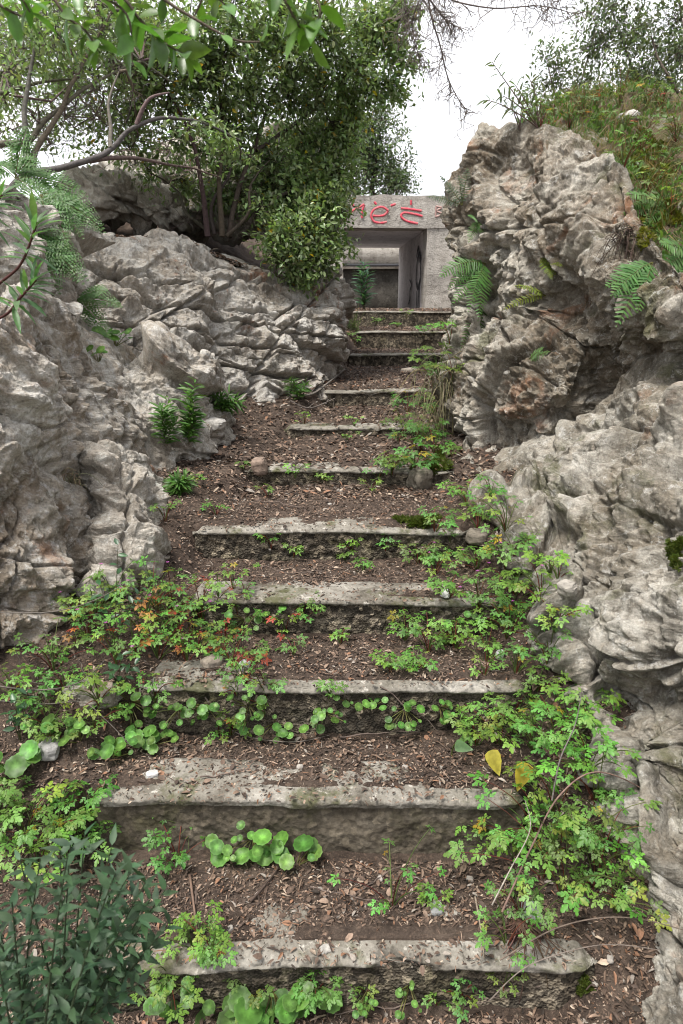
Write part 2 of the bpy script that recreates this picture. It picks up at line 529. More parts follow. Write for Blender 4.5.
def step_mesh(k):
    d, z, zb, l, r = STEPS[k]
    l -= 0.03; r += 0.05
    cy, cx = d, (l + r) / 2
    root = empty('concrete_step', (cx, d, zb),
                 f"{SLOOK[k]} concrete step, {ORD[k]}{' ' if k in (0, 10) else ' from the bottom '}of the overgrown stairway", 'step', 'concrete steps of the stairway')
    nx = int(max(60, 420 / (1 + 0.25 * k)))
    lip = 0.019 if k != 1 else 0.030
    # nosing: profile in (y, z), run along x, worn by noise
    prof = []
    fr = 0.012
    for t in np.linspace(0, 1, 9): prof.append((0.004 * (1 - t), -lip + t * (lip - fr)))
    for t in np.linspace(0.12, 1, 7): prof.append((fr - fr * math.cos(t * math.pi / 2), -fr + fr * math.sin(t * math.pi / 2)))
    for t in np.linspace(0.08, 1, 14): prof.append((fr + t * 0.17, 0.004 * math.sin(t * 3)))
    prof.append((0.186, -lip)); prof.append((0.09, -lip))
    prof = np.array(prof); np_ = len(prof)
    xs = np.linspace(l, r, nx)
    V = np.zeros((nx, np_, 3))
    V[..., 0] = xs[:, None]
    V[..., 1] = d + prof[None, :, 0]
    V[..., 2] = z + prof[None, :, 1]
    P = V.reshape(-1, 3)
    n1 = fbm(P * 9, 4, 40 + k); n2 = fbm(P * 40, 3, 60 + k)
    chips = sstep(0.25, 0.6, fbm(P * np.array([6, 14, 14]), 3, 80 + k))
    edge = np.exp(-(((P[:, 1] - d - 0.004) / 0.022) ** 2 + ((P[:, 2] - z) / 0.03) ** 2))
    P[:, 2] += 0.004 * n1 + 0.0018 * n2 - 0.035 * chips * edge - 0.004 * edge
    P[:, 1] += 0.006 * n1 + 0.0022 * n2 + 0.03 * chips * edge + 0.014 * vnoise(np.stack([P[:, 0] * 1.7, P[:, 1] * 0, P[:, 0] * 0], 1), 5 + k)
    P[:, 2] += 0.010 * vnoise(np.stack([P[:, 0] * 2.1, P[:, 1] * 0, P[:, 0] * 0], 1), 9 + k)
    # rounded ends
    e = np.minimum(P[:, 0] - l, r - P[:, 0])
    P[:, 2] -= 0.03 * (1 - sstep(0, 0.05, e)) * (P[:, 2] > z - lip * 0.6)
    P[:, 1] += 0.03 * (1 - sstep(0, 0.05, e)) * (P[:, 1] < d + 0.09)
    i = np.arange(nx - 1)[:, None] * np_; j = np.arange(np_)[None]; jj = (j + 1) % np_
    Q = np.stack([i + j, i + np_ + j, i + np_ + jj, i + jj], -1).reshape(-1, 4)
    mb = MB(); mb.add(P, quads=Q)
    for e0 in (0, nx - 1):
        ring = P[e0 * np_:(e0 + 1) * np_]
        c = ring.mean(0)
        mb.add(np.vstack([ring, c]), tris=[(a, (a + 1) % np_, np_) if e0 else ((a + 1) % np_, a, np_) for a in range(np_)])
    mb.build('nosing', M['nosing'], root, offset=root.location)
    BV.append(('step', BVHTree.FromPolygons(P.tolist(), Q.tolist())))
    # riser
    h0, h1 = z - lip + 0.004, zb - 0.12
    nz = int(max(14, 70 / (1 + 0.3 * k)))
    zs = np.linspace(h0, h1, nz)
    X, Z = np.meshgrid(np.linspace(l + 0.012, r - 0.012, nx), zs)
    P = np.stack([X.ravel(), np.full(X.size, d + 0.010), Z.ravel()], 1)
    rough = [0.35, 0.3, 0.8, 1.0, 1.1, 0.8, 0.7, 0.6, 0.6, 0.7, 0.5][k]
    f1, f2, _, hid = worley(P * (40 if k > 1 else 45), 90 + k)
    peb = np.clip(0.75 - f1, 0, 1) * (0.4 + 0.6 * _r(hid))
    P[:, 1] += -0.026 * rough * peb + 0.012 * fbm(P * 10, 4, 100 + k) + 0.004 * rough * fbm(P * 60, 2, 120) + 0.008
    P[:, 1] = np.clip(P[:, 1], d + 0.003, d + 0.032)
    P[:, 1] += 0.014 * vnoise(np.stack([P[:, 0] * 1.7, P[:, 1] * 0, P[:, 0] * 0], 1), 5 + k)
    back = P.copy(); back[:, 1] = d + 0.16
    i = np.arange(nz - 1)[:, None] * nx + np.arange(nx - 1)[None]
    Q = np.stack([i, i + nx, i + nx + 1, i + 1], -1).reshape(-1, 4)
    mb = MB(); mb.add(P, quads=Q); mb.add(back, quads=Q[:, ::-1])
    n_ = len(P)
    ed = []
    for a in range(nz - 1):
        ed.append((a * nx, n_ + a * nx, n_ + (a + 1) * nx, (a + 1) * nx))
        b = a * nx + nx - 1
        ed.append((b, b + nx, n_ + b + nx, n_ + b))
    mb2 = MB(); mb2.add(np.vstack([P, back]), quads=np.vstack([Q, Q[:, ::-1] + n_, np.array(ed)]))
    BV.append(('step', BVHTree.FromPolygons(P.tolist(), Q.tolist()[:len(X.ravel())])))
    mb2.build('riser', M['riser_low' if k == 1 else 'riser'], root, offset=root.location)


for k in range(len(STEPS)): step_mesh(k)


# ------------------------------------------------------------------ rocks
def catmull(G, n, axis):
    G = np.moveaxis(G, axis, 0)
    m = len(G)
    t = np.linspace(0, m - 1, n)
    i = np.clip(np.floor(t).astype(int), 0, m - 2)
    f = (t - i).reshape(-1, *([1] * (G.ndim - 1)))
    p0, p1, p2, p3 = G[np.clip(i - 1, 0, m - 1)], G[i], G[i + 1], G[np.clip(i + 2, 0, m - 1)]
    r = 0.5 * ((2 * p1) + (-p0 + p2) * f + (2 * p0 - 5 * p1 + 4 * p2 - p3) * f * f + (-p0 + 3 * p1 - 3 * p2 + p3) * f ** 3)
    return np.moveaxis(r, 0, axis)


def rotm(ax, deg):
    from mathutils import Matrix
    return np.array(Matrix.Rotation(math.radians(deg), 3, ax))


def displace(P, Nn, cfg, seed, shape=None):
    R = cfg.get('rot', np.eye(3))
    Q = P @ R.T
    W = Q + 0.022 * np.stack([fbm(Q * 1.8, 2, seed + 1), fbm(Q * 1.8, 2, seed + 2), fbm(Q * 1.8, 2, seed + 3)], 1) + 0.006 * np.stack([fbm(Q * 16, 2, seed + 1), fbm(Q * 16, 2, seed + 2), fbm(Q * 16, 2, seed + 3)], 1)
    d = cfg.get('lump', 0.06) * fbm(P * 1.8, 3, seed + 5)
    fx = np.zeros(len(P))
    for (size, amp, tilt, crack, cw) in cfg['blocks']:
        S = np.array(size)
        f1, f2, best, hid = worley(W / S, seed + int(1000 * S.min()))
        r0 = _r(hid) - 0.5
        tv = np.stack([_r(hid * np.uint64(7)) - 0.5, _r(hid * np.uint64(13)) - 0.5, _r(hid * np.uint64(29)) - 0.5], 1)
        bev = sstep(0.0, cfg.get('bev', 0.22), f2 - f1)
        d = d + bev * (amp * r0 * 1.6 + tilt * np.clip((tv * best * S).sum(1), -S.min(), S.min()) * 1.2)
        mask = sstep(-0.25, 0.25, vnoise(P * 2.2, seed + 17))
        d = d - crack * (0.35 + 0.65 * mask) * (1 - sstep(0, cw, f2 - f1)) * (0.4 + 0.6 * _r(hid * np.uint64(3)))
    R2 = rotm('X', 33) @ rotm('Z', 27)
    late = 0
    for q, (size, amp) in enumerate(cfg.get('chips', ((0.40, 0.075), (0.16, 0.034), (0.065, 0.012)))):
        S = np.array([1.25, 1.0, 0.75]) * size
        v_ = amp * (chip((P + 0.004 * vnoise(P * 30, 3)[:, None]) @ R2.T / S, seed + 81 + q) - chip(Q @ R2 / S + 7.3, seed + 91 + q))
        if size > 0.25: d = d + v_
        else: late = late + v_
    for q, (ax, spc, off, dep, wid) in enumerate(cfg.get('strata', ())):
        ax = np.array(ax, float); ax /= np.linalg.norm(ax)
        sv = P @ ax / spc + 0.16 / spc * 0.17 * fbm(P * 1.1, 2, seed + 60 + q) + 0.06 * fbm(P * 9.0, 3, seed + 63 + q)
        # uneven spacing of the beds
        sv = sv + 0.35 * vnoise(np.stack([sv * 0.7, sv * 0, sv * 0 + q], 1), seed + 66)
        li = np.floor(sv); fr_ = sv - li
        brk = sstep(-0.25, 0.15, vnoise(np.stack([P[:, 0] * 1.9, P[:, 1] * 1.9, li * 3.7], 1), seed + 70 + q))
        lo = _r(_h(li.astype(np.int64), li.astype(np.int64) * 0 + q, li.astype(np.int64) * 0, seed)) - 0.5
        e_ = np.minimum(fr_, 1 - fr_) * spc
        d = d + off * 2 * lo * sstep(0, max(wid * 0.9, 0.6 * abs(off)), e_) * (0.4 + 0.6 * brk)
        d = d - dep * (1 - sstep(wid * 0.10, wid * 0.75, e_)) * brk
    if shape is not None:   # ease the steps over a few millimetres of rock
        d = d.reshape(shape)
        for _ in range(cfg.get('ease', 1)):
            e = np.pad(d, 1, mode='edge')
            d = (e[:-2, 1:-1] + e[2:, 1:-1] + 2 * d) / 4
            e = np.pad(d, 1, mode='edge')
            d = (e[1:-1, :-2] + e[1:-1, 2:] + 2 * d) / 4
        d = d.ravel()
    d = d + late + cfg.get('grit', 0.007) * (chip(P @ R2.T / 0.030, seed + 111) - chip(P @ R2 / 0.034 + 3.1, seed + 113))
    pm = sstep(-0.15, 0.35, fbm(P * 1.6 + 3.3, 2, seed + 21))
    d = d + cfg.get('rough', 0.03) * fbm(W * 4.5, 5, seed + 7, 0.5)
    cr = cfg.get('crease', 0.012)
    for q, (fq, am) in enumerate(((5.0, 1.0), (11.0, 0.6), (23.0, 0.35))):
        d = d - cr * am * np.clip(1 - np.abs(vnoise(W * fq * np.array(cfg.get('cs', (1, 1, 1))), seed + 40 + q)) * 7, 0, 1)
    f = cfg.get('pitf', 16)
    d = d - cfg.get('pit', 0.02) * (0.15 + 0.85 * pm) * sstep(-0.05, 0.45, fbm(W * f, 3, seed + 9, 0.55))
    d = d + cfg.get('grain', 0.006) * fbm(P * 40, 4, seed + 13, 0.62)
    return d


def rock(name, label, cat, grid, n, m, cfg, mat, seed, top=(0, 0.7, -0.05), bot=(0, 0.2, -0.5), lef=None, rig=None, group=None):
    G = np.array([[at(*p) for p in row] for row in grid])
    if top: G = np.concatenate([G[:1] + np.array(top), G], 0)
    if bot: G = np.concatenate([G, G[-1:] + np.array(bot)], 0)
    if lef: G = np.concatenate([G[:, :1] + np.array(lef), G], 1)
    if rig: G = np.concatenate([G, G[:, -1:] + np.array(rig)], 1)
    S = catmull(catmull(G, n, 0), m, 1)
    du = np.gradient(S, axis=1); dv = np.gradient(S, axis=0)
    N_ = np.cross(du, dv); N_ /= np.linalg.norm(N_, axis=2)[..., None] + 1e-9
    c = S[n // 2, m // 2]
    if np.dot(N_[n // 2, m // 2], CAM - c) < 0: N_ = -N_
    P = S.reshape(-1, 3); Nn = N_.reshape(-1, 3)
    d = displace(P, Nn, cfg, seed, (n, m))
    if 'bias' in cfg: d = d + cfg['bias']
    vv = np.repeat(np.linspace(0, 1, n), m); hv = np.tile(np.linspace(0, 1, m), n)
    d = d * (0.35 + 0.65 * sstep(0.04, 0.30, vv)) * (0.5 + 0.5 * sstep(0.0, 0.14, hv) * sstep(0.0, 0.14, 1 - hv))
    V = P + Nn * d[:, None]
    i = np.arange(n - 1)[:, None] * m + np.arange(m - 1)[None]
    Q = np.stack([i, i + m, i + m + 1, i + 1], -1).reshape(-1, 4)
    # close the back so that the rock is solid
    ring = list(range(0, m)) + [a * m + m - 1 for a in range(1, n)] + [(n - 1) * m + b for b in range(m - 2, -1, -1)] + [a * m for a in range(n - 2, 0, -1)]
    cen = V[ring].mean(0) - N_.reshape(-1, 3).mean(0) * 0.35
    V2 = np.vstack([V, cen])
    T = np.array([(ring[(a + 1) % len(ring)], ring[a], len(V)) for a in range(len(ring))])
    mb = MB(); mb.add(V2, quads=Q, tris=T)
    o = mb.build(name, mat, offset=c, smooth=False)
    o.location = Vector(c)
    tag(o, label, cat, group)
    BV.append((name, BVHTree.FromPolygons(V[::1].tolist(), Q.tolist())))
    return o


CF_R = dict(rot=rotm('Y', 30) @ rotm('Z', 30), blocks=[((0.6, 0.45, 0.9), 0.05, 0.35, 0.06, 0.05), ((0.24, 0.18, 0.34), 0.016, 0.3, 0.030, 0.06)],
            lump=0.04, rough=0.020, pit=0.060, pitf=12, grain=0.014, crease=0.010, bev=0.07, strata=[((0.75, 0.3, 0.6), 0.30, 0.012, 0.045, 0.016)],
            chips=((0.42, 0.08), (0.15, 0.038), (0.06, 0.016)))
CF_L = dict(rot=rotm('Y', 42) @ rotm('X', 20), blocks=[((1.2, 0.36, 0.20), 0.06, 0.35, 0.09, 0.045), ((0.42, 0.2, 0.12), 0.014, 0.3, 0.030, 0.05)],
            lump=0.02, rough=0.008, pit=0.010, pitf=15, grain=0.006, crease=0.004, cs=(0.5, 1, 2.0), bev=0.05, bias=0.05,
            strata=[((-0.62, 0.25, 0.74), 0.24, 0.060, 0.070, 0.020), ((0.75, 0.2, 0.55), 0.34, 0.014, 0.045, 0.012)], chips=((0.45, 0.10), (0.17, 0.055), (0.065, 0.018)), grit=0.009)
CF_B = dict(rot=rotm('Y', -35) @ rotm('X', 15), blocks=[((0.65, 0.55, 0.42), 0.045, 0.35, 0.05, 0.04), ((0.24, 0.20, 0.16), 0.014, 0.3, 0.022, 0.05)],
            lump=0.03, rough=0.014, pit=0.034, pitf=12, grain=0.010, crease=0.008, bev=0.05, strata=[((0.45, 0.2, 0.85), 0.20, 0.014, 0.036, 0.014), ((0.8, 0.3, -0.3), 0.26, 0.010, 0.034, 0.012)],
            chips=((0.45, 0.09), (0.16, 0.040), (0.06, 0.014)))
CF_W = dict(rot=rotm('Y', -14) @ rotm('X', 8), blocks=[((0.85, 0.7, 0.42), 0.06, 0.25, 0.13, 0.04), ((0.38, 0.32, 0.20), 0.026, 0.25, 0.075, 0.05)],
            lump=0.02, rough=0.008, pit=0.010, pitf=12, grain=0.008, crease=0.005, cs=(0.5, 1, 1.9), bev=0.045,
            strata=[((0.20, 0.1, 1.0), 0.17, 0.036, 0.090, 0.020), ((0.9, -0.3, -0.2), 0.36, 0.022, 0.085, 0.020)], chips=((0.50, 0.08), (0.22, 0.045), (0.085, 0.016)))

rock('rock', 'towering pitted grey rock face with ferns, right of the upper steps', 'rock', [
    [(482, 126, 4.8), (503, 122, 4.5), (545, 117, 4.25), (585, 130, 4.0), (619, 172, 3.6), (655, 244, 3.15), (730, 288, 2.85)],
    [(466, 180, 4.65), (490, 188, 4.35), (530, 188, 4.0), (575, 200, 3.7), (608, 228, 3.4), (650, 270, 3.05), (730, 310, 2.7)],
    [(461, 235, 4.6), (485, 245, 4.3), (525, 250, 3.95), (570, 260, 3.60), (605, 275, 3.25), (650, 298, 2.92), (730, 330, 2.65)],
    [(461, 300, 4.55), (487, 305, 4.25), (525, 310, 4.0), (568, 315, 3.7), (602, 318, 3.4), (650, 330, 3.05), (730, 350, 2.7)],
    [(457, 350, 4.5), (482, 355, 4.1), (520, 355, 3.78), (562, 360, 3.56), (603, 362, 3.5), (648, 368, 3.18), (730, 385, 2.8)],
    [(455, 400, 4.35), (476, 405, 3.92), (515, 405, 3.62), (556, 408, 3.46), (600, 410, 3.52), (645, 415, 3.2), (730, 430, 2.9)],
    [(457, 445, 4.1), (480, 450, 3.85), (520, 452, 3.63), (560, 455, 3.55), (600, 455, 3.5), (645, 455, 3.3), (730, 470, 2.9)],
    [(472, 482, 3.6), (492, 490, 3.48), (525, 494, 3.42), (565, 497, 3.38), (605, 497, 3.3), (650, 502, 3.1), (730, 512, 2.8)]],
    500, 420, dict(CF_R, ease=1, bev=0.10), M['rock_right'], 101, top=(0.15, 0.8, 0.0), lef=(0.5, 0.7, 0), rig=(0.6, -0.3, 0))

rock('rock', 'slanting grey slab rock edging the herbs, under the fern-topped rock face', 'rock', [
    [(505, 462, 3.75), (556, 436, 3.6), (602, 398, 3.48), (650, 352, 3.2), (745, 315, 2.85)],
    [(490, 482, 3.42), (540, 474, 3.38), (590, 444, 3.12), (640, 408, 2.85), (740, 372, 2.5)],
    [(494, 506, 3.1), (550, 500, 3.05), (600, 480, 2.8), (650, 455, 2.55), (750, 425, 2.25)],
    [(512, 551, 2.62), (565, 550, 2.58), (610, 535, 2.4), (655, 510, 2.25), (760, 480, 2.0)],
    [(540, 603, 2.32), (584, 605, 2.26), (622, 600, 2.15), (660, 580, 2.02), (770, 550, 1.8)],
    [(566, 650, 2.14), (600, 655, 2.06), (632, 652, 1.98), (665, 640, 1.85), (780, 615, 1.62)],
    [(586, 700, 1.98), (616, 705, 1.94), (642, 702, 1.88), (678, 700, 1.8), (800, 685, 1.52)],
    [(612, 760, 1.8), (634, 765, 1.79), (656, 765, 1.77), (690, 760, 1.7), (810, 760, 1.42)],
    [(630, 830, 1.63), (650, 835, 1.65), (670, 835, 1.63), (700, 835, 1.58), (820, 850, 1.35)]],
    680, 400, dict(CF_L, ease=3, bev=0.16, blocks=[((1.2, 0.36, 0.20), 0.06, 0.35, 0.085, 0.09), ((0.42, 0.2, 0.12), 0.014, 0.3, 0.032, 0.09)]), M['rock_low'], 205, top=(0.25, 0.5, -0.1), bot=(0.05, 0.1, -0.4), lef=(0.10, 0.25, -0.35), rig=(0.5, -0.3, 0))

rock('boulder', 'rough pitted boulder with a whitish foot, beside the lowest step', 'boulder', [
    [(660, 738, 1.8), (695, 735, 1.65), (800, 720, 1.4)],
    [(645, 800, 1.66), (692, 800, 1.52), (820, 800, 1.22)],
    [(652, 880, 1.5), (702, 880, 1.37), (840, 890, 1.07)],
    [(644, 945, 1.38), (702, 950, 1.24), (850, 970, 0.97)],
    [(628, 1000, 1.29), (692, 1000, 1.16), (850, 1030, 0.92)],
    [(616, 1070, 1.2), (692, 1075, 1.06), (860, 1100, 0.82)]],
    330, 200, dict(CF_R, rough=0.03, pit=0.035, lump=0.03, grain=0.012, chips=((0.2, 0.03), (0.07, 0.014)), blocks=[((0.3, 0.3, 0.3), 0.02, 0.2, 0.02, 0.1), ((0.09, 0.09, 0.08), 0.012, 0.3, 0.008, 0.15)]), M['rock_low'], 307,
    top=(0.1, 0.3, -0.1), bot=(0, 0.15, -0.3), lef=(0.12, 0.3, -0.15), rig=(0.4, -0.2, 0))

rock('boulder', 'huge weathered grey-brown boulder on the left of the lower steps', 'boulder', [
    [(-120, 295, 2.5), (-40, 302, 2.6), (8, 292, 2.8), (24, 291, 2.98), (38, 304, 3.15)],
    [(-120, 350, 2.3), (-40, 355, 2.4), (15, 350, 2.55), (38, 349, 2.73), (55, 350, 3.0)],
    [(-120, 410, 2.2), (-40, 410, 2.3), (20, 410, 2.42), (46, 409, 2.58), (68, 414, 2.88)],
    [(-120, 470, 2.1), (-40, 470, 2.2), (25, 470, 2.32), (58, 469, 2.5), (92, 479, 2.86)],
    [(-120, 530, 2.05), (-40, 530, 2.15), (25, 530, 2.27), (70, 534, 2.46), (118, 536, 2.78)],
    [(-120, 590, 1.95), (-40, 590, 2.05), (25, 590, 2.17), (85, 590, 2.4), (135, 590, 2.65)],
    [(-120, 640, 1.85), (-40, 640, 2.0), (20, 640, 2.12), (65, 638, 2.3), (100, 635, 2.5)],
    [(-120, 700, 1.85), (-40, 690, 2.0), (8, 680, 2.15), (45, 670, 2.35), (76, 662, 2.5)]],
    470, 340, CF_B, M['rock_left'], 411, top=(0, 0.6, -0.1), bot=(0.0, 0.35, -0.25), lef=(-0.5, 0, 0), rig=(0.10, 1.0, -0.25))

rock('boulder', 'pale upright boulder beside the fern clump, behind the huge boulder', 'boulder', [
    [(-90, 200, 3.2), (-25, 187, 3.3), (2, 184, 3.4), (20, 202, 3.6)],
    [(-90, 240, 3.1), (-20, 237, 3.15), (12, 237, 3.25), (30, 242, 3.5)],
    [(-90, 310, 3.05), (-20, 310, 3.1), (10, 310, 3.2), (28, 310, 3.4)]],
    170, 150, dict(CF_B, lump=0.03, rough=0.025, pit=0.012), M['rock_pale'], 521, top=(0.1, 0.5, -0.1), bot=(0, 0.2, -0.4), lef=(-0.4, 0.1, 0), rig=(0.05, 0.5, 0))

rock('rock', 'cracked layered rock wall under the leafy shrub, left of the steps', 'rock', [
    [(35, 232, 4.5), (85, 238, 4.8), (128, 238, 5.1), (182, 240, 5.5), (240, 264, 5.9), (292, 285, 6.2), (336, 272, 6.7)],
    [(40, 290, 4.2), (98, 288, 4.5), (150, 285, 4.8), (200, 290, 5.2), (250, 300, 5.6), (300, 315, 5.9), (342, 305, 6.5)],
    [(50, 340, 4.0), (105, 340, 4.3), (155, 335, 4.6), (205, 340, 4.98), (255, 345, 5.38), (303, 350, 5.75), (339, 345, 6.3)],
    [(55, 390, 3.8), (110, 385, 4.15), (160, 380, 4.5), (210, 378, 4.92), (258, 378, 5.28), (303, 378, 5.62), (331, 378, 6.0)],
    [(60, 445, 3.6), (115, 435, 4.0), (165, 425, 4.4), (215, 417, 4.78), (262, 412, 5.15), (303, 405, 5.5), (328, 402, 5.8)]],
    380, 480, CF_W, M['rock_wall'], 633, top=(-0.1, 0.6, 0.02), bot=(0, 0.1, -0.4), lef=(-0.5, 0.1, 0), rig=(0.03, 0.9, 0))

rock('rock', 'tilted ribbed outcrop between the huge boulder and the tall weeds', 'rock', [
    [(108, 366, 3.85), (140, 354, 3.9), (172, 346, 4.0), (192, 352, 4.15)],
    [(98, 400, 3.65), (138, 395, 3.7), (178, 390, 3.85), (204, 388, 4.05)],
    [(104, 440, 3.5), (140, 435, 3.58), (180, 425, 3.75), (208, 417, 3.98)],
    [(112, 475, 3.4), (145, 470, 3.5), (185, 452, 3.68), (212, 438, 3.92)]],
    260, 220, dict(CF_L, rot=rotm('Y', -38) @ rotm('X', 10), lump=0.03, strata=[((0.7, 0.1, 0.6), 0.13, 0.025, 0.035, 0.016)], chips=((0.3, 0.05), (0.12, 0.025))), M['rock_wall'], 741, top=(0, 0.4, -0.15), bot=(0, 0.1, -0.4), lef=(-0.3, 0.45, -0.1), rig=(0.05, 0.4, -0.05))

rock('rock', 'low whitish rock ledge between the huge boulder and the bark litter', 'rock', [
    [(92, 446, 2.95), (112, 444, 2.98), (130, 452, 3.05), (140, 470, 3.1)],
    [(100, 490, 2.75), (122, 485, 2.78), (142, 490, 2.85), (152, 500, 2.95)],
    [(104, 535, 2.6), (128, 532, 2.63), (150, 535, 2.7), (160, 540, 2.8)],
    [(100, 590, 2.45), (124, 588, 2.48), (146, 585, 2.55), (156, 580, 2.65)]],
    230, 130, dict(CF_B, lump=0.04, rough=0.04, pit=0.03), M['rock_pale'], 853, top=(0, 0.3, -0.1), bot=(0, 0.1, -0.3), lef=(-0.2, 0.2, 0), rig=(0.06, 0.3, -0.12))

rock('rock', 'dark undercut stone block at the left end of the third step', 'rock', [
    [(40, 668, 2.2), (70, 662, 2.2), (100, 660, 2.2), (122, 668, 2.22)],
    [(36, 688, 2.06), (70, 684, 2.03), (104, 682, 2.03), (124, 686, 2.08)],
    [(44, 704, 2.06), (74, 708, 2.0), (104, 706, 2.0), (120, 704, 2.08)],
    [(56, 712, 2.2), (80, 718, 2.12), (104, 716, 2.1), (116, 712, 2.2)]],
    120, 150, dict(CF_B, lump=0.02, rough=0.02, pit=0.014, blocks=[((0.2, 0.2, 0.15), 0.012, 0.3, 0.012, 0.1), ((0.07, 0.07, 0.05), 0.008, 0.3, 0.004, 0.1)], chips=((0.15, 0.025), (0.06, 0.01)), strata=()), M['rock_left'], 951,
    top=(0, 0.2, -0.02), bot=(0, 0.15, 0.0), lef=(0.0, 0.2, -0.02), rig=(0.03, 0.15, -0.02))

UBL = [  # upper boulders behind the shrub: px, py, Y, half sizes, label
    (112, 200, 6.6, (0.36, 0.4, 0.24), 'pale rounded boulder on the ledge by the crooked branch, nearest the ferns'),
    (160, 212, 6.7, (0.25, 0.35, 0.16), 'small dome-shaped pale boulder on the ledge behind arching twigs'),
    (228, 200, 7.2, (0.60, 0.5, 0.34), 'broad pale boulder right behind the shrub stems on the ledge'),
    (292, 205, 7.6, (0.55, 0.5, 0.36), 'grey boulder half hidden by the shrub beside the bunker'),
    (175, 182, 8.0, (0.8, 0.5, 0.26), 'long pale boulder seen through bare twigs above the ledge'),
    (300, 152, 9.0, (0.4, 0.5, 0.3), 'pale rock peeping out above the shrub, by the bunker roof')]
for i, (px, py, Y, hs, lab) in enumerate(UBL):
    nu, nv = 110, 70
    th = np.linspace(0, 2 * math.pi, nu, endpoint=False); ph = np.linspace(0.02, math.pi - 0.02, nv)
    T_, P_ = np.meshgrid(th, ph)
    sx = lambda a: np.sign(a) * np.abs(a) ** 0.75
    V = np.stack([sx(np.cos(T_) * np.sin(P_)), sx(np.sin(T_) * np.sin(P_)), sx(np.cos(P_))], -1).reshape(-1, 3)
    Nn = V / np.linalg.norm(V, axis=1)[:, None]
    c = at(px, py, Y)
    W = V * np.array(hs) + c
    W = W + Nn * displace(W, Nn, dict(CF_B, lump=0.08, rough=0.02, pit=0.01, crease=0.01, blocks=[((0.9, 0.7, 0.5), 0.05, 0.5, 0.05, 0.06), ((0.3, 0.25, 0.2), 0.012, 0.4, 0.012, 0.1)]), 1200 + i * 17)[:, None]
    ii = np.arange(nv - 1)[:, None] * nu; jj = np.arange(nu)[None]; kk = (jj + 1) % nu
    Q = np.stack([ii + jj, ii + nu + jj, ii + nu + kk, ii + kk], -1).reshape(-1, 4)
    mb = MB(); mb.add(np.vstack([W, W[:nu].mean(0), W[-nu:].mean(0)]), quads=Q,
                      tris=[(a, (a + 1) % nu, nu * nv) for a in range(nu)] + [((nv - 1) * nu + (a + 1) % nu, (nv - 1) * nu + a, nu * nv + 1) for a in range(nu)])
    o = mb.build('boulder', M['rock_pale'], offset=c); o.location = Vector(c)
    tag(o, lab, 'boulder')


def sheet(name, G, n, m, mat, amp, seed, kind='structure'):
    S = catmull(catmull(np.array(G), n, 0), m, 1)
    P = S.reshape(-1, 3)
    P = P + np.array([0, 0, 1.0]) * (amp * fbm(P * 3.5, 5, seed) + amp * 0.3 * fbm(P * 20, 3, seed + 9))[:, None]
    i = np.arange(n - 1)[:, None] * m + np.arange(m - 1)[None]
    Q = np.stack([i, i + 1, i + m + 1, i + m], -1).reshape(-1, 4)
    mb = MB(); mb.add(P, quads=Q)
    o = mb.build(name, mat)
    tag(o, kind=kind)
    BV.append((name, BVHTree.FromPolygons(P.tolist(), Q.tolist())))
    return P.reshape(n, m, 3)


gl = [(35, 236, 4.55), (85, 242, 4.85), (128, 242, 5.15), (182, 244, 5.55), (240, 268, 5.95), (292, 289, 6.25), (336, 278, 6.75)]
r0 = [at(*p) for p in gl]
LEDGE = sheet('ledge_ground', [r0, [p + np.array([-0.15, 0.7, 0.06]) for p in r0], [p + np.array([-0.3, 1.5, 0.12]) for p in r0],
                        [p + np.array([-0.5, 3.2, 0.55]) for p in r0], [p + np.array([-0.6, 6.5, 0.9]) for p in r0]], 120, 160, M['soil'], 0.05, 31)
g1 = [(522, 140, 4.6), (556, 137, 4.45), (588, 150, 4.15), (620, 188, 3.75), (660, 246, 3.25), (740, 290, 2.95)]
g2 = [(522, 138, 5.0), (556, 124, 4.95), (592, 122, 4.75), (632, 145, 4.3), (680, 180, 3.85), (770, 220, 3.5)]
g3 = [(522, 138, 5.8), (556, 116, 5.7), (594, 106, 5.5), (635, 100, 5.2), (690, 104, 4.8), (790, 120, 4.4)]
HILL = sheet('hillside', [[at(*p) + np.array([-0.05, -0.12, -0.35]) for p in g1], [at(*p) for p in g1], [at(*p) for p in g2], [at(*p) for p in g3],
                       [at(*p) + np.array([0.4, 1.5, -0.2]) for p in g3], [at(*p) + np.array([1, 5, -0.4]) for p in g3]], 160, 160, M['turf'], 0.13, 57)


def hit(px, py):
    d = Vector(ray(px, py)).normalized()
    best = None
    for nm, b in BV:
        r = b.ray_cast(Vector(CAM), d, 60)
        if r[0] is not None and (best is None or r[3] < best[1]): best = (np.array(r[0]), r[3], np.array(r[1]))
    if best is None: return at(px, py, 6.0), np.array([0, 0, 1.0])
    n = best[2]
    if np.dot(n, d) > 0: n = -n
    return best[0], n


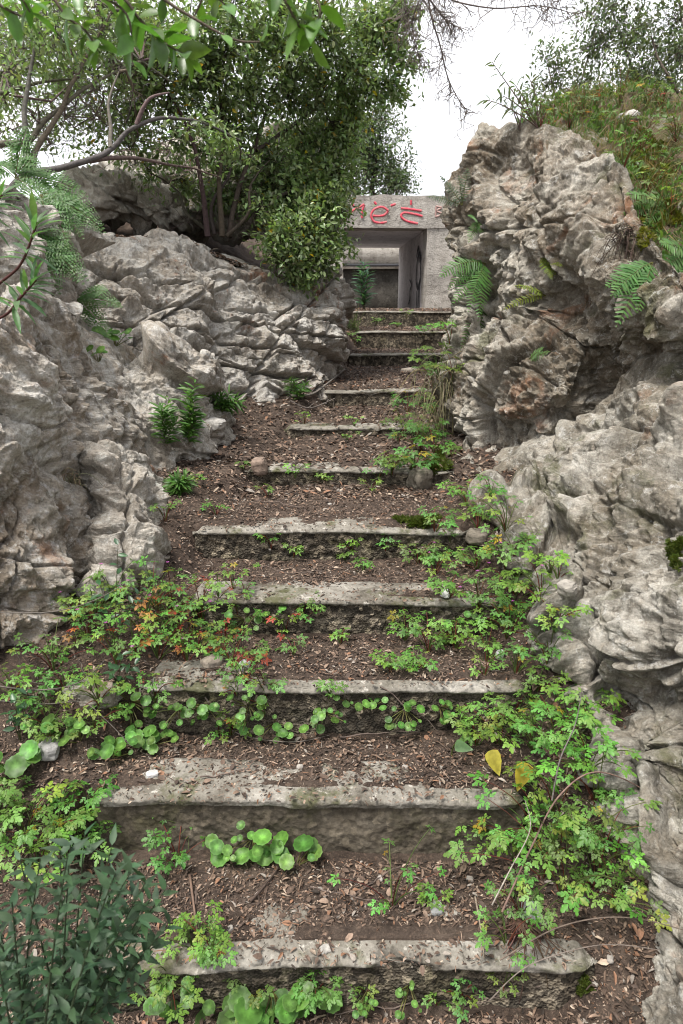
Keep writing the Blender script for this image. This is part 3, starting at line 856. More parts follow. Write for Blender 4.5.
# ------------------------------------------------------------------ bunker
def box(mb, x0, x1, y0, y1, z0, z1, col=(0.5, 0.5, 0.5), res=0.06, jit=0.0, seed=0):
    """box made of subdivided faces, gently roughened"""
    def face(o, u, v, nu, nv):
        U, Vv = np.meshgrid(np.linspace(0, 1, nu), np.linspace(0, 1, nv))
        return (np.array(o) + U[..., None] * np.array(u) + Vv[..., None] * np.array(v)).reshape(-1, 3), nu, nv
    dx, dy, dz = x1 - x0, y1 - y0, z1 - z0
    n = lambda a: int(max(2, min(90, abs(a) / res)))
    fs = [face((x0, y0, z0), (dx, 0, 0), (0, 0, dz), n(dx), n(dz)), face((x1, y1, z0), (-dx, 0, 0), (0, 0, dz), n(dx), n(dz)),
          face((x0, y1, z0), (0, -dy, 0), (0, 0, dz), n(dy), n(dz)), face((x1, y0, z0), (0, dy, 0), (0, 0, dz), n(dy), n(dz)),
          face((x0, y0, z1), (dx, 0, 0), (0, dy, 0), n(dx), n(dy)), face((x0, y1, z0), (dx, 0, 0), (0, -dy, 0), n(dx), n(dy))]
    for P, nu, nv in fs:
        if jit:
            P = P + jit * np.stack([fbm(P * 2.5, 4, seed), fbm(P * 2.5, 4, seed + 1), fbm(P * 2.5, 4, seed + 2)], 1)
        i = np.arange(nv - 1)[:, None] * nu + np.arange(nu - 1)[None]
        mb.add(P, quads=np.stack([i, i + 1, i + nu + 1, i + nu], -1).reshape(-1, 4), col=col)


BY = 13.5
BO = at(425, 308, BY)
b_ = empty('bunker', (BO[0], BY, 1.70), 'grey concrete bunker passage with red graffiti on its lintel, atop the steps', 'bunker')
b_.rotation_euler = (0, 0, math.radians(2.0))
mb = MB()   # local: x left negative from the right jamb, y into the passage, z up from the floor
OH = 1.44
box(mb, -3.6, 2.6, 0.0, 0.55, OH, OH + 0.55, jit=0.03, seed=5)
mb.build('lintel', M['bunker'], b_)
mb = MB(); box(mb, 0.0, 2.6, 0.012, 0.55, -0.4, OH - 0.002, jit=0.03, seed=8); mb.build('front_wall', M['bunker'], b_)
mb = MB(); box(mb, -3.6, -1.55, 0.012, 0.55, -0.4, OH - 0.002, jit=0.03, seed=9); mb.build('front_wall', M['bunker'], b_)
mb = MB(); box(mb, 0.006, 0.4, 0.56, 4.6, -0.3, OH - 0.006, jit=0.012, seed=10); mb.build('side_wall', M['bunker_in'], b_)
mb = MB(); box(mb, -2.0, -1.556, 0.56, 4.6, -0.3, OH - 0.006, jit=0.012, seed=11); mb.build('side_wall', M['bunker_in'], b_)
mb = MB(); box(mb, -2.0, 0.4, 0.56, 4.6, OH + 0.004, OH + 0.35, jit=0.012, seed=12); mb.build('ceiling_slab', M['bunker_in'], b_)
mb = MB(); box(mb, -1.55, 0.0, 0.3, 9.0, -0.3, -0.01, jit=0.012, seed=13); mb.build('floor_slab', M['bunker_in'], b_)


def strokes(name, mat, lines, to3d, w, parent, nrm):
    for ln in lines:
        pass
    mb = MB()
    for ln in lines:
        P = np.array([to3d(*p) for p in ln])
        P = catmull(P, max(8, 6 * len(ln)), 0) if len(ln) > 2 else np.array([P[0] + (P[1] - P[0]) * t for t in np.linspace(0, 1, 6)])
        tg = np.gradient(P, axis=0); tg /= np.linalg.norm(tg, axis=1)[:, None] + 1e-9
        sd = np.cross(tg, nrm)
        ww = w * (0.85 + 0.3 * np.abs(np.sin(np.arange(len(P)) * 1.3)))[:, None] * 0.5
        A, B = P + sd * ww, P - sd * ww
        n = len(P)
        V = np.vstack([A, B, A + nrm * 0.0015, B + nrm * 0.0015])
        i = np.arange(n - 1)
        Q = np.vstack([np.stack([2 * n + i, 2 * n + i + 1, 3 * n + i + 1, 3 * n + i], 1), np.stack([i, n + i, n + i + 1, i + 1], 1),
                       np.stack([i, i + 1, 2 * n + i + 1, 2 * n + i], 1), np.stack([n + i, 3 * n + i, 3 * n + i + 1, n + i + 1], 1)])
        mb.add(V, quads=Q)
    return mb.build(name, mat, parent)


# lintel graffiti; (u, v) in the enlarged view of the photograph, u: 160..440 -> x, v: 140..240 -> z
lx = lambda u, v: np.array([-1.52 + (u - 150) / 300.0 * 1.55 - 0.02, -0.022, OH + 0.47 - (v - 140) / 100.0 * 0.43])
RED = [[(164, 196), (185, 180), (222, 158)], [(222, 158), (214, 186), (214, 212)], [(178, 154), (184, 166)], [(256, 148), (264, 158)], [(314, 163), (332, 156)],
       [(306, 182), (285, 168), (258, 176), (246, 200), (256, 224), (280, 230), (302, 226)], [(252, 202), (275, 203), (294, 198), (306, 182)],
       [(385, 140), (386, 160)], [(350, 172), (385, 176), (424, 182)], [(428, 203), (395, 194), (362, 190), (352, 204), (372, 222), (412, 232)]]
strokes('graffiti', M['red'], RED, lx, 0.038, b_, np.array([0, -1.0, 0]))
PK = [[(466, 172), (466, 212)], [(466, 172), (486, 178), (468, 190), (490, 202), (466, 213)], [(500, 196), (512, 194), (514, 212), (500, 212), (500, 196)], [(524, 194), (526, 214), (540, 212), (540, 192)]]
lx2 = lambda u, v: np.array([0.05 + (u - 450) / 100.0 * 0.52, -0.022, OH + 0.42 - (v - 160) / 60.0 * 0.26])
strokes('graffiti', M['pink'], PK, lx2, 0.03, b_, np.array([0, -1.0, 0]))
# black drawing on the passage wall: u = distance into the passage, v = height
wl = lambda u, v: np.array([-0.016, 0.3 + (u - 1.35) * 1.1 + 0.35, v])
BK = [[(1.5, 0.02), (1.48, 0.35), (1.5, 0.42)], [(1.72, 0.02), (1.72, 0.36)], [(1.6, 0.40), (1.35, 0.62), (1.42, 0.98), (1.62, 1.06), (1.82, 0.9), (1.85, 0.55), (1.6, 0.40)],
      [(1.45, 0.9), (1.7, 1.18), (1.9, 1.02)], [(2.6, 0.05), (2.75, 0.35), (2.5, 0.5), (2.8, 0.62)], [(2.9, 0.1), (2.65, 0.25)]]
strokes('graffiti', M['black'], BK[:4], wl, 0.085, b_, np.array([-1.0, 0, 0]))
strokes('graffiti', M['black'], BK[4:], wl, 0.05, b_, np.array([-1.0, 0, 0]))

# curved gun-pit parapet beyond the passage, open to the sky
pb = empty('parapet_wall', (at(370, 305, 22.0)[0], 22.0, 1.70), 'curved concrete parapet with a dark band, seen through the bunker passage', 'wall')
mb = MB(); mb2 = MB(); mb3 = MB()


def arc(mbx, r0, r1, z0, z1):
    a = np.linspace(math.radians(20), math.radians(160), 60)
    c, s = np.cos(a), np.sin(a)
    O = [np.stack([r * c, r * s - 3.0, np.full_like(a, z)], 1) for r, z in ((r0, z0), (r0, z1), (r1, z1), (r1, z0))]
    n = len(a)
    V = np.vstack(O); i = np.arange(n - 1)
    Q = np.vstack([np.stack([k * n + i, k * n + i + 1, ((k + 1) % 4) * n + i + 1, ((k + 1) % 4) * n + i], 1) for k in range(4)])
    mbx.add(V, quads=Q)


arc(mb, 3.6, 4.0, -0.6, 1.15); mb.build('base_wall', M['basewall'], pb)
arc(mb2, 3.4, 4.1, 1.16, 2.1); mb2.build('coping', M['bunker'], pb)
arc(mb3, 3.37, 3.395, 1.22, 1.30); mb3.build('dark_band', M['black'], pb)  # thin strip along the coping's lower edge, in the graffiti's black

# ------------------------------------------------------------------ leaf templates
def tmpl_leaf(fold=0.12, curl=0.15, w=0.5, pts=(0.0, 0.22, 0.5, 0.78, 1.0), wid=(0.06, 0.72, 1.0, 0.6, 0.0)):
    V, T = [], []
    n = len(pts)
    for t, q in zip(pts, wid):
        z = -curl * t * t
        V += [(t, 0, z), (t, q * w * 0.5, z + fold * q * w), (t, -q * w * 0.5, z + fold * q * w)]
    for i in range(n - 1):
        a, b = 3 * i, 3 * i + 3
        T += [(a, b, b + 1), (a, b + 1, a + 1), (a, a + 2, b + 2), (a, b + 2, b)]
    return np.array(V, float), np.array(T)


L_OVAL = tmpl_leaf(0.18, 0.15, 0.46)
L_LANCE = tmpl_leaf(0.2, 0.25, 0.2)
L_TINY = (np.array([(0, 0, 0), (0.45, 0.22, 0.06), (1, 0, -0.05), (0.45, -0.22, 0.06)]), np.array([(0, 1, 2), (0, 2, 3)]))
L_POINT = tmpl_leaf(0.2, 0.1, 0.42, (0, 0.15, 0.38, 0.7, 1.0), (0.08, 0.7, 1.0, 0.55, 0.0))

L_POINT2 = tmpl_leaf(0.10, 0.22, 0.34, (0, 0.15, 0.38, 0.7, 1.0), (0.08, 0.75, 1.0, 0.5, 0.0))


def tmpl_round():
    V = [(0, 0, -0.10)]
    nn = 22
    for r, z in ((0.45, -0.03), (0.8, 0.05)):
        for a in range(nn): V.append((r * math.cos(a * 2 * math.pi / nn), r * math.sin(a * 2 * math.pi / nn), z))
    for a in range(nn):
        rr = 1.0 + (0.035 if a % 2 else -0.035)
        if a == 0: rr = 0.86
        V.append((rr * math.cos(a * 2 * math.pi / nn), rr * math.sin(a * 2 * math.pi / nn), 0.03 + 0.04 * math.sin(a * 1.7)))
    T = []
    for a in range(nn):
        b = (a + 1) % nn
        T.append((0, 1 + a, 1 + b))
        for k in (0, 1):
            T += [(1 + k * nn + a, 1 + (k + 1) * nn + a, 1 + (k + 1) * nn + b), (1 + k * nn + a, 1 + (k + 1) * nn + b, 1 + k * nn + b)]
    return np.array(V, float), np.array(T)


L_ROUND = tmpl_round()
ROUND_TC = np.array([2.0] + [1.15 if a % 3 else 0.95 for a in range(22)] + [0.9 if a % 3 else 0.8 for a in range(22)] + [1.12] * 22)


def lobe(base, ang, ln, wd, droop=0.1):
    c, s = math.cos(ang), math.sin(ang)
    pr = [(0, 0.14), (0.35, 0.42), (0.55, 0.34), (0.72, 0.46), (0.86, 0.26), (1.0, 0.0)]
    V, T = [], []
    for t, w in pr:
        for sg in (1, 0, -1):
            x, y = t * ln, sg * w * wd
            V.append((base[0] + x * c - y * s, base[1] + x * s + y * c, base[2] - droop * ln * t * t + abs(sg) * w * wd * 0.22))
    for i in range(len(pr) - 1):
        a, b = 3 * i, 3 * i + 3
        T += [(a, b, b + 1), (a, b + 1, a + 1), (a + 1, b + 1, b + 2), (a + 1, b + 2, a + 2)]
    return V, T


def tmpl_herb(seed):
    rd = random.Random(seed)
    V, T = [], []
    for ang, ln in ((0, 1.0), (0.95, 0.82), (-0.95, 0.82), (1.9, 0.6), (-1.9, 0.6)):
        ang += rd.uniform(-0.12, 0.12)
        c, s = math.cos(ang), math.sin(ang)
        for t, sub, k in ((0.52, 0.0, 0.55), (0.30, 0.75, 0.40), (0.30, -0.75, 0.40), (0.58, 0.65, 0.30), (0.58, -0.65, 0.30)):
            v, t_ = lobe((ln * t * c, ln * t * s, rd.uniform(-0.03, 0.03)), ang + sub + rd.uniform(-0.1, 0.1), ln * k, ln * k * 0.50)
            n = len(V)
            V += v; T += [tuple(x + n for x in tr) for tr in t_]
        n = len(V)   # petiolule
        V += [(0, 0, 0), (ln * 0.55 * c - 0.02 * s, ln * 0.55 * s + 0.02 * c, 0), (ln * 0.55 * c + 0.02 * s, ln * 0.55 * s - 0.02 * c, 0)]
        T += [(n, n + 1, n + 2)]
    V = np.array(V, float)
    V[:, 2] -= 0.18 * (V[:, 0] ** 2 + V[:, 1] ** 2)
    return V, np.array(T)


L_HERB = [tmpl_herb(s) for s in range(4)]


def frames(fwd, up):
    """K frames: x along fwd, z near up"""
    f = fwd / (np.linalg.norm(fwd, axis=1)[:, None] + 1e-9)
    y = np.cross(up, f); y /= np.linalg.norm(y, axis=1)[:, None] + 1e-9
    z = np.cross(f, y)
    return np.stack([f, y, z], -1)


def jcol(col, k, amt=0.25, rng=RNG):
    c = np.array(col)[None] * (1 + amt * rng.uniform(-1, 1, (k, 1))) * (1 + 0.12 * rng.uniform(-1, 1, (k, 3)))
    return np.clip(c, 0.003, 0.8)


def bez(p0, p1, p2, n=8):
    t = np.linspace(0, 1, n)[:, None]
    return (1 - t) ** 2 * p0 + 2 * t * (1 - t) * p1 + t * t * p2


GREEN = (0.135, 0.275, 0.058)
YGREEN = (0.19, 0.27, 0.045)


def herb(px, py, h, n, label, group, col=GREEN, red=0.0, spread=0.85, leaf=0.034, flower=0, name='herb_plant', cat='wild herb', base=None):
    p, nrm = (base, np.array([0, 0, 1.0])) if base is not None else hit(px, py)
    root = empty(name, p, label, cat, group)
    fo, st = MB(), MB()
    up = np.array([0, 0, 1.0])
    K = n
    col = np.array(col) * np.array([RNG.uniform(0.8, 1.28), RNG.uniform(0.88, 1.12), RNG.uniform(0.7, 1.1)]) * RNG.uniform(0.8, 1.15)
    tops = []
    az0 = RNG.uniform(0, 6.28)
    lean = np.clip(nrm, -1, 1) * np.array([1, 1, 0]) * 0.4
    for i in range(K):
        az = az0 + i * 2.4 + RNG.uniform(-0.4, 0.4)
        hh = h * RNG.uniform(0.35, 1.05); rr = h * spread * RNG.uniform(0.15, 1.0)
        tip = np.array([math.cos(az) * rr, math.sin(az) * rr, hh]) + lean * h
        mid = np.array([math.cos(az) * rr * 0.25, math.sin(az) * rr * 0.25, hh * 0.7])
        pts = bez(np.array([0, 0, -0.02]), mid, tip, 7)
        sc = (0.16, 0.045, 0.03) if RNG.random() < 0.35 + red else (0.10, 0.14, 0.04)
        st.tube(pts, np.linspace(0.0021, 0.0011, 7), 4, jcol(sc, 1)[0])
        tops.append((tip, az, pts))
    lf = []
    for tip, az, pts in tops:
        leaf_ = leaf * 1.25
        lf.append((tip, az, RNG.uniform(0.75, 1.25) * leaf_))
        for q in range(RNG.integers(0, 3)):
            t = pts[RNG.integers(3, 6)]; a2 = az + RNG.uniform(-1.8, 1.8)
            e = t + np.array([math.cos(a2), math.sin(a2), 0.5]) * leaf * RNG.uniform(0.8, 1.6)
            st.tube(bez(t, (t + e) / 2 + up * 0.004, e, 4), 0.0011, 3, (0.10, 0.13, 0.04))
            lf.append((e, a2, RNG.uniform(0.5, 0.95) * leaf))
    for k in range(4):
        sub = lf[k::4]
        if not sub: continue
        az = np.array([s[1] for s in sub])
        tilt = RNG.uniform(-0.5, 0.25, len(sub))
        fw = np.stack([np.cos(az), np.sin(az), tilt], 1)
        upv = np.stack([RNG.uniform(-0.4, 0.4, len(sub)), RNG.uniform(-0.75, 0.15, len(sub)), np.ones(len(sub))], 1)
        Mx = frames(fw, upv) * np.array([s[2] for s in sub])[:, None, None]
        cols = jcol(col, len(sub))
        for i in range(len(sub)):
            r = RNG.random()
            if r < red: cols[i] = jcol((0.32, 0.06, 0.035), 1)[0] if RNG.random() < 0.6 else jcol((0.34, 0.16, 0.04), 1)[0]
            elif r < red + 0.06: cols[i] = jcol(YGREEN, 1)[0]
            elif r < red + 0.08: cols[i] = jcol((0.30, 0.24, 0.03), 1)[0]
        fo.inst(*L_HERB[k], Mx, np.array([s[0] for s in sub]), cols)
    fo.build('foliage', M['leaf'], root)
    st.build('stem', M['leaf'], root)
    if flower:
        fl = MB()
        for i in range(flower):
            tip, az, pts = tops[i % len(tops)]
            c = tip + np.array([RNG.uniform(-0.02, 0.02), RNG.uniform(-0.02, 0.02), 0.025])
            a = np.arange(5) * 1.2566
            fw = np.stack([np.cos(a), np.sin(a), 0.3 + 0 * a], 1)
            fl.inst(*L_TINY, frames(fw, np.tile(up, (5, 1))) * 0.009, np.tile(c, (5, 1)), jcol((0.42, 0.10, 0.36), 5, 0.1))
            fl.tube(np.array([tip, c]), 0.0008, 3, (0.12, 0.1, 0.04))
        fl.build('flower', M['leaf'], root)
    return root


def pennywort(px, py, n, rad, leaf, label, group=None, col=(0.100, 0.215, 0.042), base=None, face=(0, -0.55, 1.0)):
    p, nrm = hit(px, py) if base is None else (base, np.array([0, 0, 1.0]))
    root = empty('pennywort_plant', p, label, 'pennywort', group)
    fo, st = MB(), MB()
    pos, fw, up, sz = [], [], [], []
    for i in range(n):
        az = RNG.uniform(0, 6.28); r = rad * math.sqrt(RNG.uniform(0.02, 1))
        tip = np.array([math.cos(az) * r, math.sin(az) * r * 0.6 - 0.15 * rad, leaf * RNG.uniform(0.6, 2.6) + abs(nrm[1]) * 0.03])
        if nrm[2] < 0.5: tip = np.array([math.cos(az) * r, -0.02 - RNG.uniform(0, 0.05), math.sin(az) * r * 0.8])
        st.tube(bez(np.array([0, 0.01, -0.01]), np.array([tip[0] * 0.6, tip[1] * 0.6, tip[2] * 0.5]), tip - np.array([0, 0, 0.1 * leaf]), 6), np.linspace(0.0022, 0.0014, 6), 4, jcol((0.16, 0.16, 0.06), 1)[0])
        pos.append(tip); fw.append((RNG.uniform(-1, 1), RNG.uniform(-1, 1), 0.01))
        up.append((face[0] + RNG.uniform(-0.55, 0.55), face[1] + RNG.uniform(-0.5, 0.45), face[2])); sz.append(leaf * RNG.choice([RNG.uniform(0.35, 0.7), RNG.uniform(0.7, 1.15)]))
    up = np.array(up); fw = np.array(fw)
    fw = np.cross(np.cross(up, fw), up)
    Mx = frames(fw, up) * np.array(sz)[:, None, None]
    fo.inst(*L_ROUND, Mx, np.array(pos), jcol(col, n, 0.34), ROUND_TC)
    fo.build('foliage', M['leaf'], root); st.build('stem', M['leaf'], root)
    return root


def frond_geo(fo, st, p0, d, length, width, droop, col, npin=16, side=None, bip=False, face=None):
    d = np.array(d, float); d /= np.linalg.norm(d)
    end = p0 + d * length * 0.95 - np.array([0, 0, droop * length])
    mid = p0 + d * length * 0.5 + np.array([0, 0, droop * length * 0.35])
    pts = bez(p0, mid, end, npin + 3)
    st.tube(pts, np.linspace(0.0026, 0.0008, len(pts)), 4, (0.12, 0.12, 0.04))
    tg = np.gradient(pts, axis=0); tg /= np.linalg.norm(tg, axis=1)[:, None]
    fc = np.array(face if face is not None else (0.15, -0.9, 0.75))
    pos, fw, up, sz = [], [], [], []
    for i in range(2, len(pts)):
        t = (i - 2) / npin
        w = width * (min(1.0, 0.55 + t * 1.6) * (1 - t ** 2.2) + 0.06)
        sd = np.cross(tg[i], fc); sd /= np.linalg.norm(sd) + 1e-9
        for sg in (1, -1):
            dr = sd * sg + tg[i] * 0.35 - np.array([0, 0, 0.12])
            pos.append(pts[i] + RNG.normal(0, 0.001, 3)); fw.append(dr + RNG.normal(0, 0.07, 3)); up.append(fc + RNG.normal(0, 0.12, 3)); sz.append(w * RNG.uniform(0.88, 1.08))
    pos, fw, up, sz = map(np.array, (pos, fw, up, sz))
    Mx = frames(fw, up)
    if not bip:
        wd = 1.35 * length / npin / np.maximum(sz, 1e-4)
        Mx = Mx * sz[:, None, None]
        Mx[:, :, 1] *= np.clip(wd, 0.4, 3.5)[:, None]
        fo.inst(*FERN_PIN, Mx, pos, jcol(col, len(pos), 0.18))
    else:
        for j in range(len(pos)):
            m = max(4, int(sz[j] / 0.015))
            t = (np.arange(m) + 0.6) / m
            base = pos[j] + Mx[j, :, 0] * (sz[j] * t)[:, None]
            for sg in (1, -1):
                f2 = Mx[j, :, 1][None] * sg + Mx[j, :, 0][None] * 0.45
                s2 = sz[j] * 0.34 * (1 - 0.75 * t) + 0.005
                Fr = frames(np.tile(f2, (m, 1)), np.tile(up[j], (m, 1)) + RNG.normal(0, 0.25, (m, 3))) * s2[:, None, None]
                Fr[:, :, 1] *= 1.2
                fo.inst(*L_TINY, Fr, base, jcol(col, m, 0.25))


FERN_PIN = tmpl_leaf(0.10, 0.12, 0.36, (0.0, 0.25, 0.6, 0.88, 1.0), (1.0, 0.95, 0.85, 0.5, 0.05))


def fern(base, dirs, label, col=(0.075, 0.17, 0.04), length=0.22, width=0.05, droop=0.25, npin=15, bip=False, group=None, face=None):
    root = empty('fern', base, label, 'fern', group)
    fo, st = MB(), MB()
    for d in dirs:
        L = length * RNG.uniform(0.8, 1.1) * (d[3] if len(d) > 3 else 1)
        frond_geo(fo, st, np.zeros(3), d[:3], L, width * L / length, droop * RNG.uniform(0.6, 1.3), col, npin, None, bip, face)
    fo.build('foliage', M['leaf'], root); st.build('stem', M['leaf'], root)
    return root


def screen_dirs(base, targets):
    """directions from base toward points seen at the given pixels, at about the same distance"""
    out = []
    for (px, py, dY) in targets:
        q = at(px, py, base[1] + dY) - base
        out.append((*q, 1.0))
    return out


def leafy_stem(fo, st, pts, nl, leaf, tm, col, scol, rad=0.004, droop=0.0, start=0.15, spread=1.0):
    pts = np.asarray(pts)
    st.tube(pts, np.linspace(rad, rad * 0.4, len(pts)), 5, scol)
    t = np.linspace(start, 1, nl) * (len(pts) - 1)
    i = np.clip(np.floor(t).astype(int), 0, len(pts) - 2); f = (t - i)[:, None]
    pos = pts[i] * (1 - f) + pts[i + 1] * f
    tg = np.gradient(pts, axis=0)[i]; tg /= np.linalg.norm(tg, axis=1)[:, None] + 1e-9
    az = np.arange(nl) * 2.4 + RNG.uniform(0, 6)
    ref = np.where(np.abs(tg[:, 2:3]) > 0.8, np.array([[1.0, 0, 0]]), np.array([[0, 0, 1.0]]))
    a = np.cross(tg, ref); a /= np.linalg.norm(a, axis=1)[:, None] + 1e-9
    b = np.cross(tg, a)
    fw = spread * (np.cos(az)[:, None] * a + np.sin(az)[:, None] * b) + tg * RNG.uniform(0.3, 0.9, (nl, 1)) - np.array([0, 0, droop])
    up = np.tile(np.array([0, -0.25, 1.0]), (nl, 1)) + RNG.normal(0, 0.35, (nl, 3))
    s = leaf * RNG.uniform(0.7, 1.15, nl)
    fo.inst(*tm, frames(fw, up) * s[:, None, None], pos, jcol(col, nl, 0.25))


# ------------------------------------------------------------------ trees
def wob(p0, p1, n, amp):
    t = np.linspace(0, 1, n)[:, None]
    L = np.linalg.norm(p1 - p0)
    off = np.cumsum(RNG.normal(0, 1, (n, 3)), 0)
    off = off - off[0] - (off[-1] - off[0]) * t
    return p0 + (p1 - p0) * t + off * amp * L / math.sqrt(n)


def tree(name, label, cat, stems, clumps, leaf, tm, col, bark, mat, trunk_r=0.03, twig_leaves=11, group=None, yellow=0.0, bare=(), density=1.0):
    """stems: lists of (px,py,Y); clumps: (px,py,Y,r,n twigs)"""
    pts_all, tr, cr, br = [], MB(), MB(), MB()
    base = at(*stems[0][0])
    root = empty(name, base, label, cat, group)
    for k, s in enumerate(stems):
        P = np.array([at(*q) for q in s])
        P = catmull(P, max(10, 7 * len(s)), 0)
        P = P + np.stack([vnoise(P * 6 + k, 1), vnoise(P * 6 + k, 2), vnoise(P * 6 + k, 3)], 1) * trunk_r * 0.6
        tr.tube(P, np.linspace(trunk_r, trunk_r * 0.25, len(P)) * (1 if k < 4 else 0.7), 7, jcol(bark, 1, 0.1)[0])
        pts_all.append(P)
    A = np.concatenate(pts_all)

    def twigs(c, r, nt, leaves=True):
        nonlocal A
        d = A - c
        dist = np.linalg.norm(d * np.array([1, 1, 1]), axis=1)
        j = int(np.argmin(dist + 0.25 * (A[:, 2] > c[2] + 0.3)))
        q = A[j]
        B = wob(q, c, 9, 0.22)
        tr.tube(B, np.linspace(trunk_r * 0.35, trunk_r * 0.14, 9), 5, jcol(bark, 1, 0.15)[0])
        tint0 = RNG.uniform(0.65, 1.3)
        for t in range(nt):
            tint = tint0 * RNG.uniform(0.7, 1.35)
            o = B[RNG.integers(4, 9)]
            dv = RNG.normal(0, 1, 3); dv /= np.linalg.norm(dv)
            e = c + dv * r * RNG.uniform(0.45, 1.05) * np.array([1.0, 1.0, 0.85])
            T = wob(o, e, 7, 0.25)
            br.tube(T, np.linspace(trunk_r * 0.12, trunk_r * 0.05, 7), 3, jcol(bark, 1, 0.2)[0])
            if leaves:
                nl = int(twig_leaves * RNG.uniform(0.6, 1.4))
                ii = RNG.integers(2, 7, nl)
                pos = T[ii] + RNG.normal(0, leaf * 0.9, (nl, 3))
                fw = RNG.normal(0, 1, (nl, 3)) + (T[-1] - T[2]) / (np.linalg.norm(T[-1] - T[2]) + 1e-6) * 0.8
                up = RNG.normal(0, 0.6, (nl, 3)) + np.array([0, -0.2, 1.0])
                cc = jcol(col, nl, 0.3) * tint
                yl = RNG.random(nl) < yellow
                cc[yl] = jcol((0.42, 0.28, 0.02), int(yl.sum()), 0.2)
                cr.inst(*tm, frames(fw, up) * (leaf * RNG.uniform(0.7, 1.25, nl))[:, None, None], pos, cc)

    for (px, py, Y, r, nt) in clumps: twigs(at(px, py, Y), r, int(nt * density))
    for (px, py, Y, r, nt) in bare: twigs(at(px, py, Y), r, nt, False)
    tr.build('trunk', M['bark'], root, offset=base)
    br.build('twig', M['bark'], root, offset=base)
    cr.build('crown', mat, root, offset=base)
    return root


SHRUB = (0.175, 0.240, 0.100)
BARK = (0.07, 0.056, 0.046)
cl = []
for (x, y, Y, r, n) in [(338, 172, 6.8, .34, 28), (342, 140, 7.0, .34, 24), (322, 200, 6.6, .3, 24), (350, 105, 7.0, .3, 18), (346, 205, 6.9, .2, 14), (330, 212, 6.6, .36, 34), (300, 228, 6.3, .34, 30), (338, 242, 6.7, .26, 26), (318, 258, 6.25, .26, 24), (282, 240, 6.0, .26, 20), (290, 188, 6.6, .4, 30),
                        (322, 178, 6.9, .4, 34), (346, 186, 7.2, .27, 20), (268, 168, 6.6, .36, 22), (300, 150, 7.0, .4, 28), (332, 148, 7.2, .4, 28), (340, 118, 7.2, .36, 22), (262, 208, 6.3, .25, 14),
                        (304, 276, 6.1, .15, 10), (286, 262, 5.95, .15, 10),
                        (240, 130, 6.4, .4, 22), (212, 108, 6.2, .38, 20), (252, 88, 6.4, .42, 26), (292, 98, 6.6, .4, 26), (322, 86, 6.8, .4, 26), (200, 76, 6.0, .38, 20), (232, 55, 6.1, .4, 24),
                        (272, 48, 6.3, .42, 26), (312, 48, 6.5, .42, 26), (350, 60, 6.7, .38, 24), (378, 38, 6.9, .36, 22), (398, 66, 7.0, .26, 15), (396, 92, 7.0, .18, 10), (370, 18, 6.8, .36, 20), (402, 8, 6.9, .32, 16),
                        (330, 12, 6.5, .42, 22), (282, 8, 6.3, .42, 24), (232, 12, 6.1, .42, 22), (184, 26, 5.9, .4, 18), (152, 58, 5.7, .36, 13), (168, 100, 5.9, .34, 10), (372, 92, 7.0, .22, 10), (200, 150, 6.2, .3, 10), (170, 130, 6.2, .36, 12), (150, 165, 6.4, .3, 9), (185, 180, 6.5, .3, 9), (225, 165, 6.5, .32, 12), (245, 195, 6.5, .28, 10), (130, 110, 6.0, .35, 12), (120, 140, 6.2, .3, 8), (210, 200, 6.4, .22, 6), (180, 60, 6.0, .4, 16), (130, 40, 5.9, .4, 14)]:
    cl.append((x - 8 if x > 305 and y > 140 else x, y, Y, r, n))
tree('shrub', 'big dense olive-green shrub on several stems over the cracked rock wall', 'shrub',
     [[(222, 236, 6.1), (220, 190, 6.15), (224, 130, 6.2), (215, 60, 6.1), (205, -10, 6.0)],
      [(208, 236, 6.1), (204, 200, 6.1), (198, 160, 6.0), (186, 125, 5.9), (165, 85, 5.8)],
      [(230, 236, 6.15), (238, 190, 6.3), (254, 150, 6.4), (272, 100, 6.5), (292, 50, 6.5), (300, -5, 6.5)],
      [(240, 236, 6.2), (264, 206, 6.3), (292, 190, 6.5), (320, 186, 6.8)],
      [(256, 150, 6.4), (300, 120, 6.8), (345, 80, 6.9), (385, 40, 6.9), (410, 5, 6.9)],
      [(240, 232, 6.2), (275, 240, 6.1), (305, 250, 6.2)],
      [(215, 236, 6.15), (212, 205, 6.2), (230, 170, 6.3), (226, 130, 6.3), (240, 90, 6.3)], [(226, 236, 6.1), (248, 212, 6.1), (252, 185, 6.2), (270, 160, 6.4)],
      [(210, 234, 6.2), (188, 214, 6.2), (176, 190, 6.3), (150, 172, 6.4)], [(228, 236, 6.2), (215, 212, 6.2), (222, 186, 6.3), (205, 150, 6.3)]],
     cl, 0.051, L_OVAL, SHRUB, BARK, M['glossleaf'], 0.026, 19, yellow=0.012, density=2.1,
     bare=[(200, 212, 6.2, .3, 12), (240, 222, 6.1, .3, 14), (280, 238, 6.0, .26, 12), (180, 222, 6.1, .25, 9), (260, 205, 6.2, .3, 12), (225, 180, 6.3, .3, 10)])

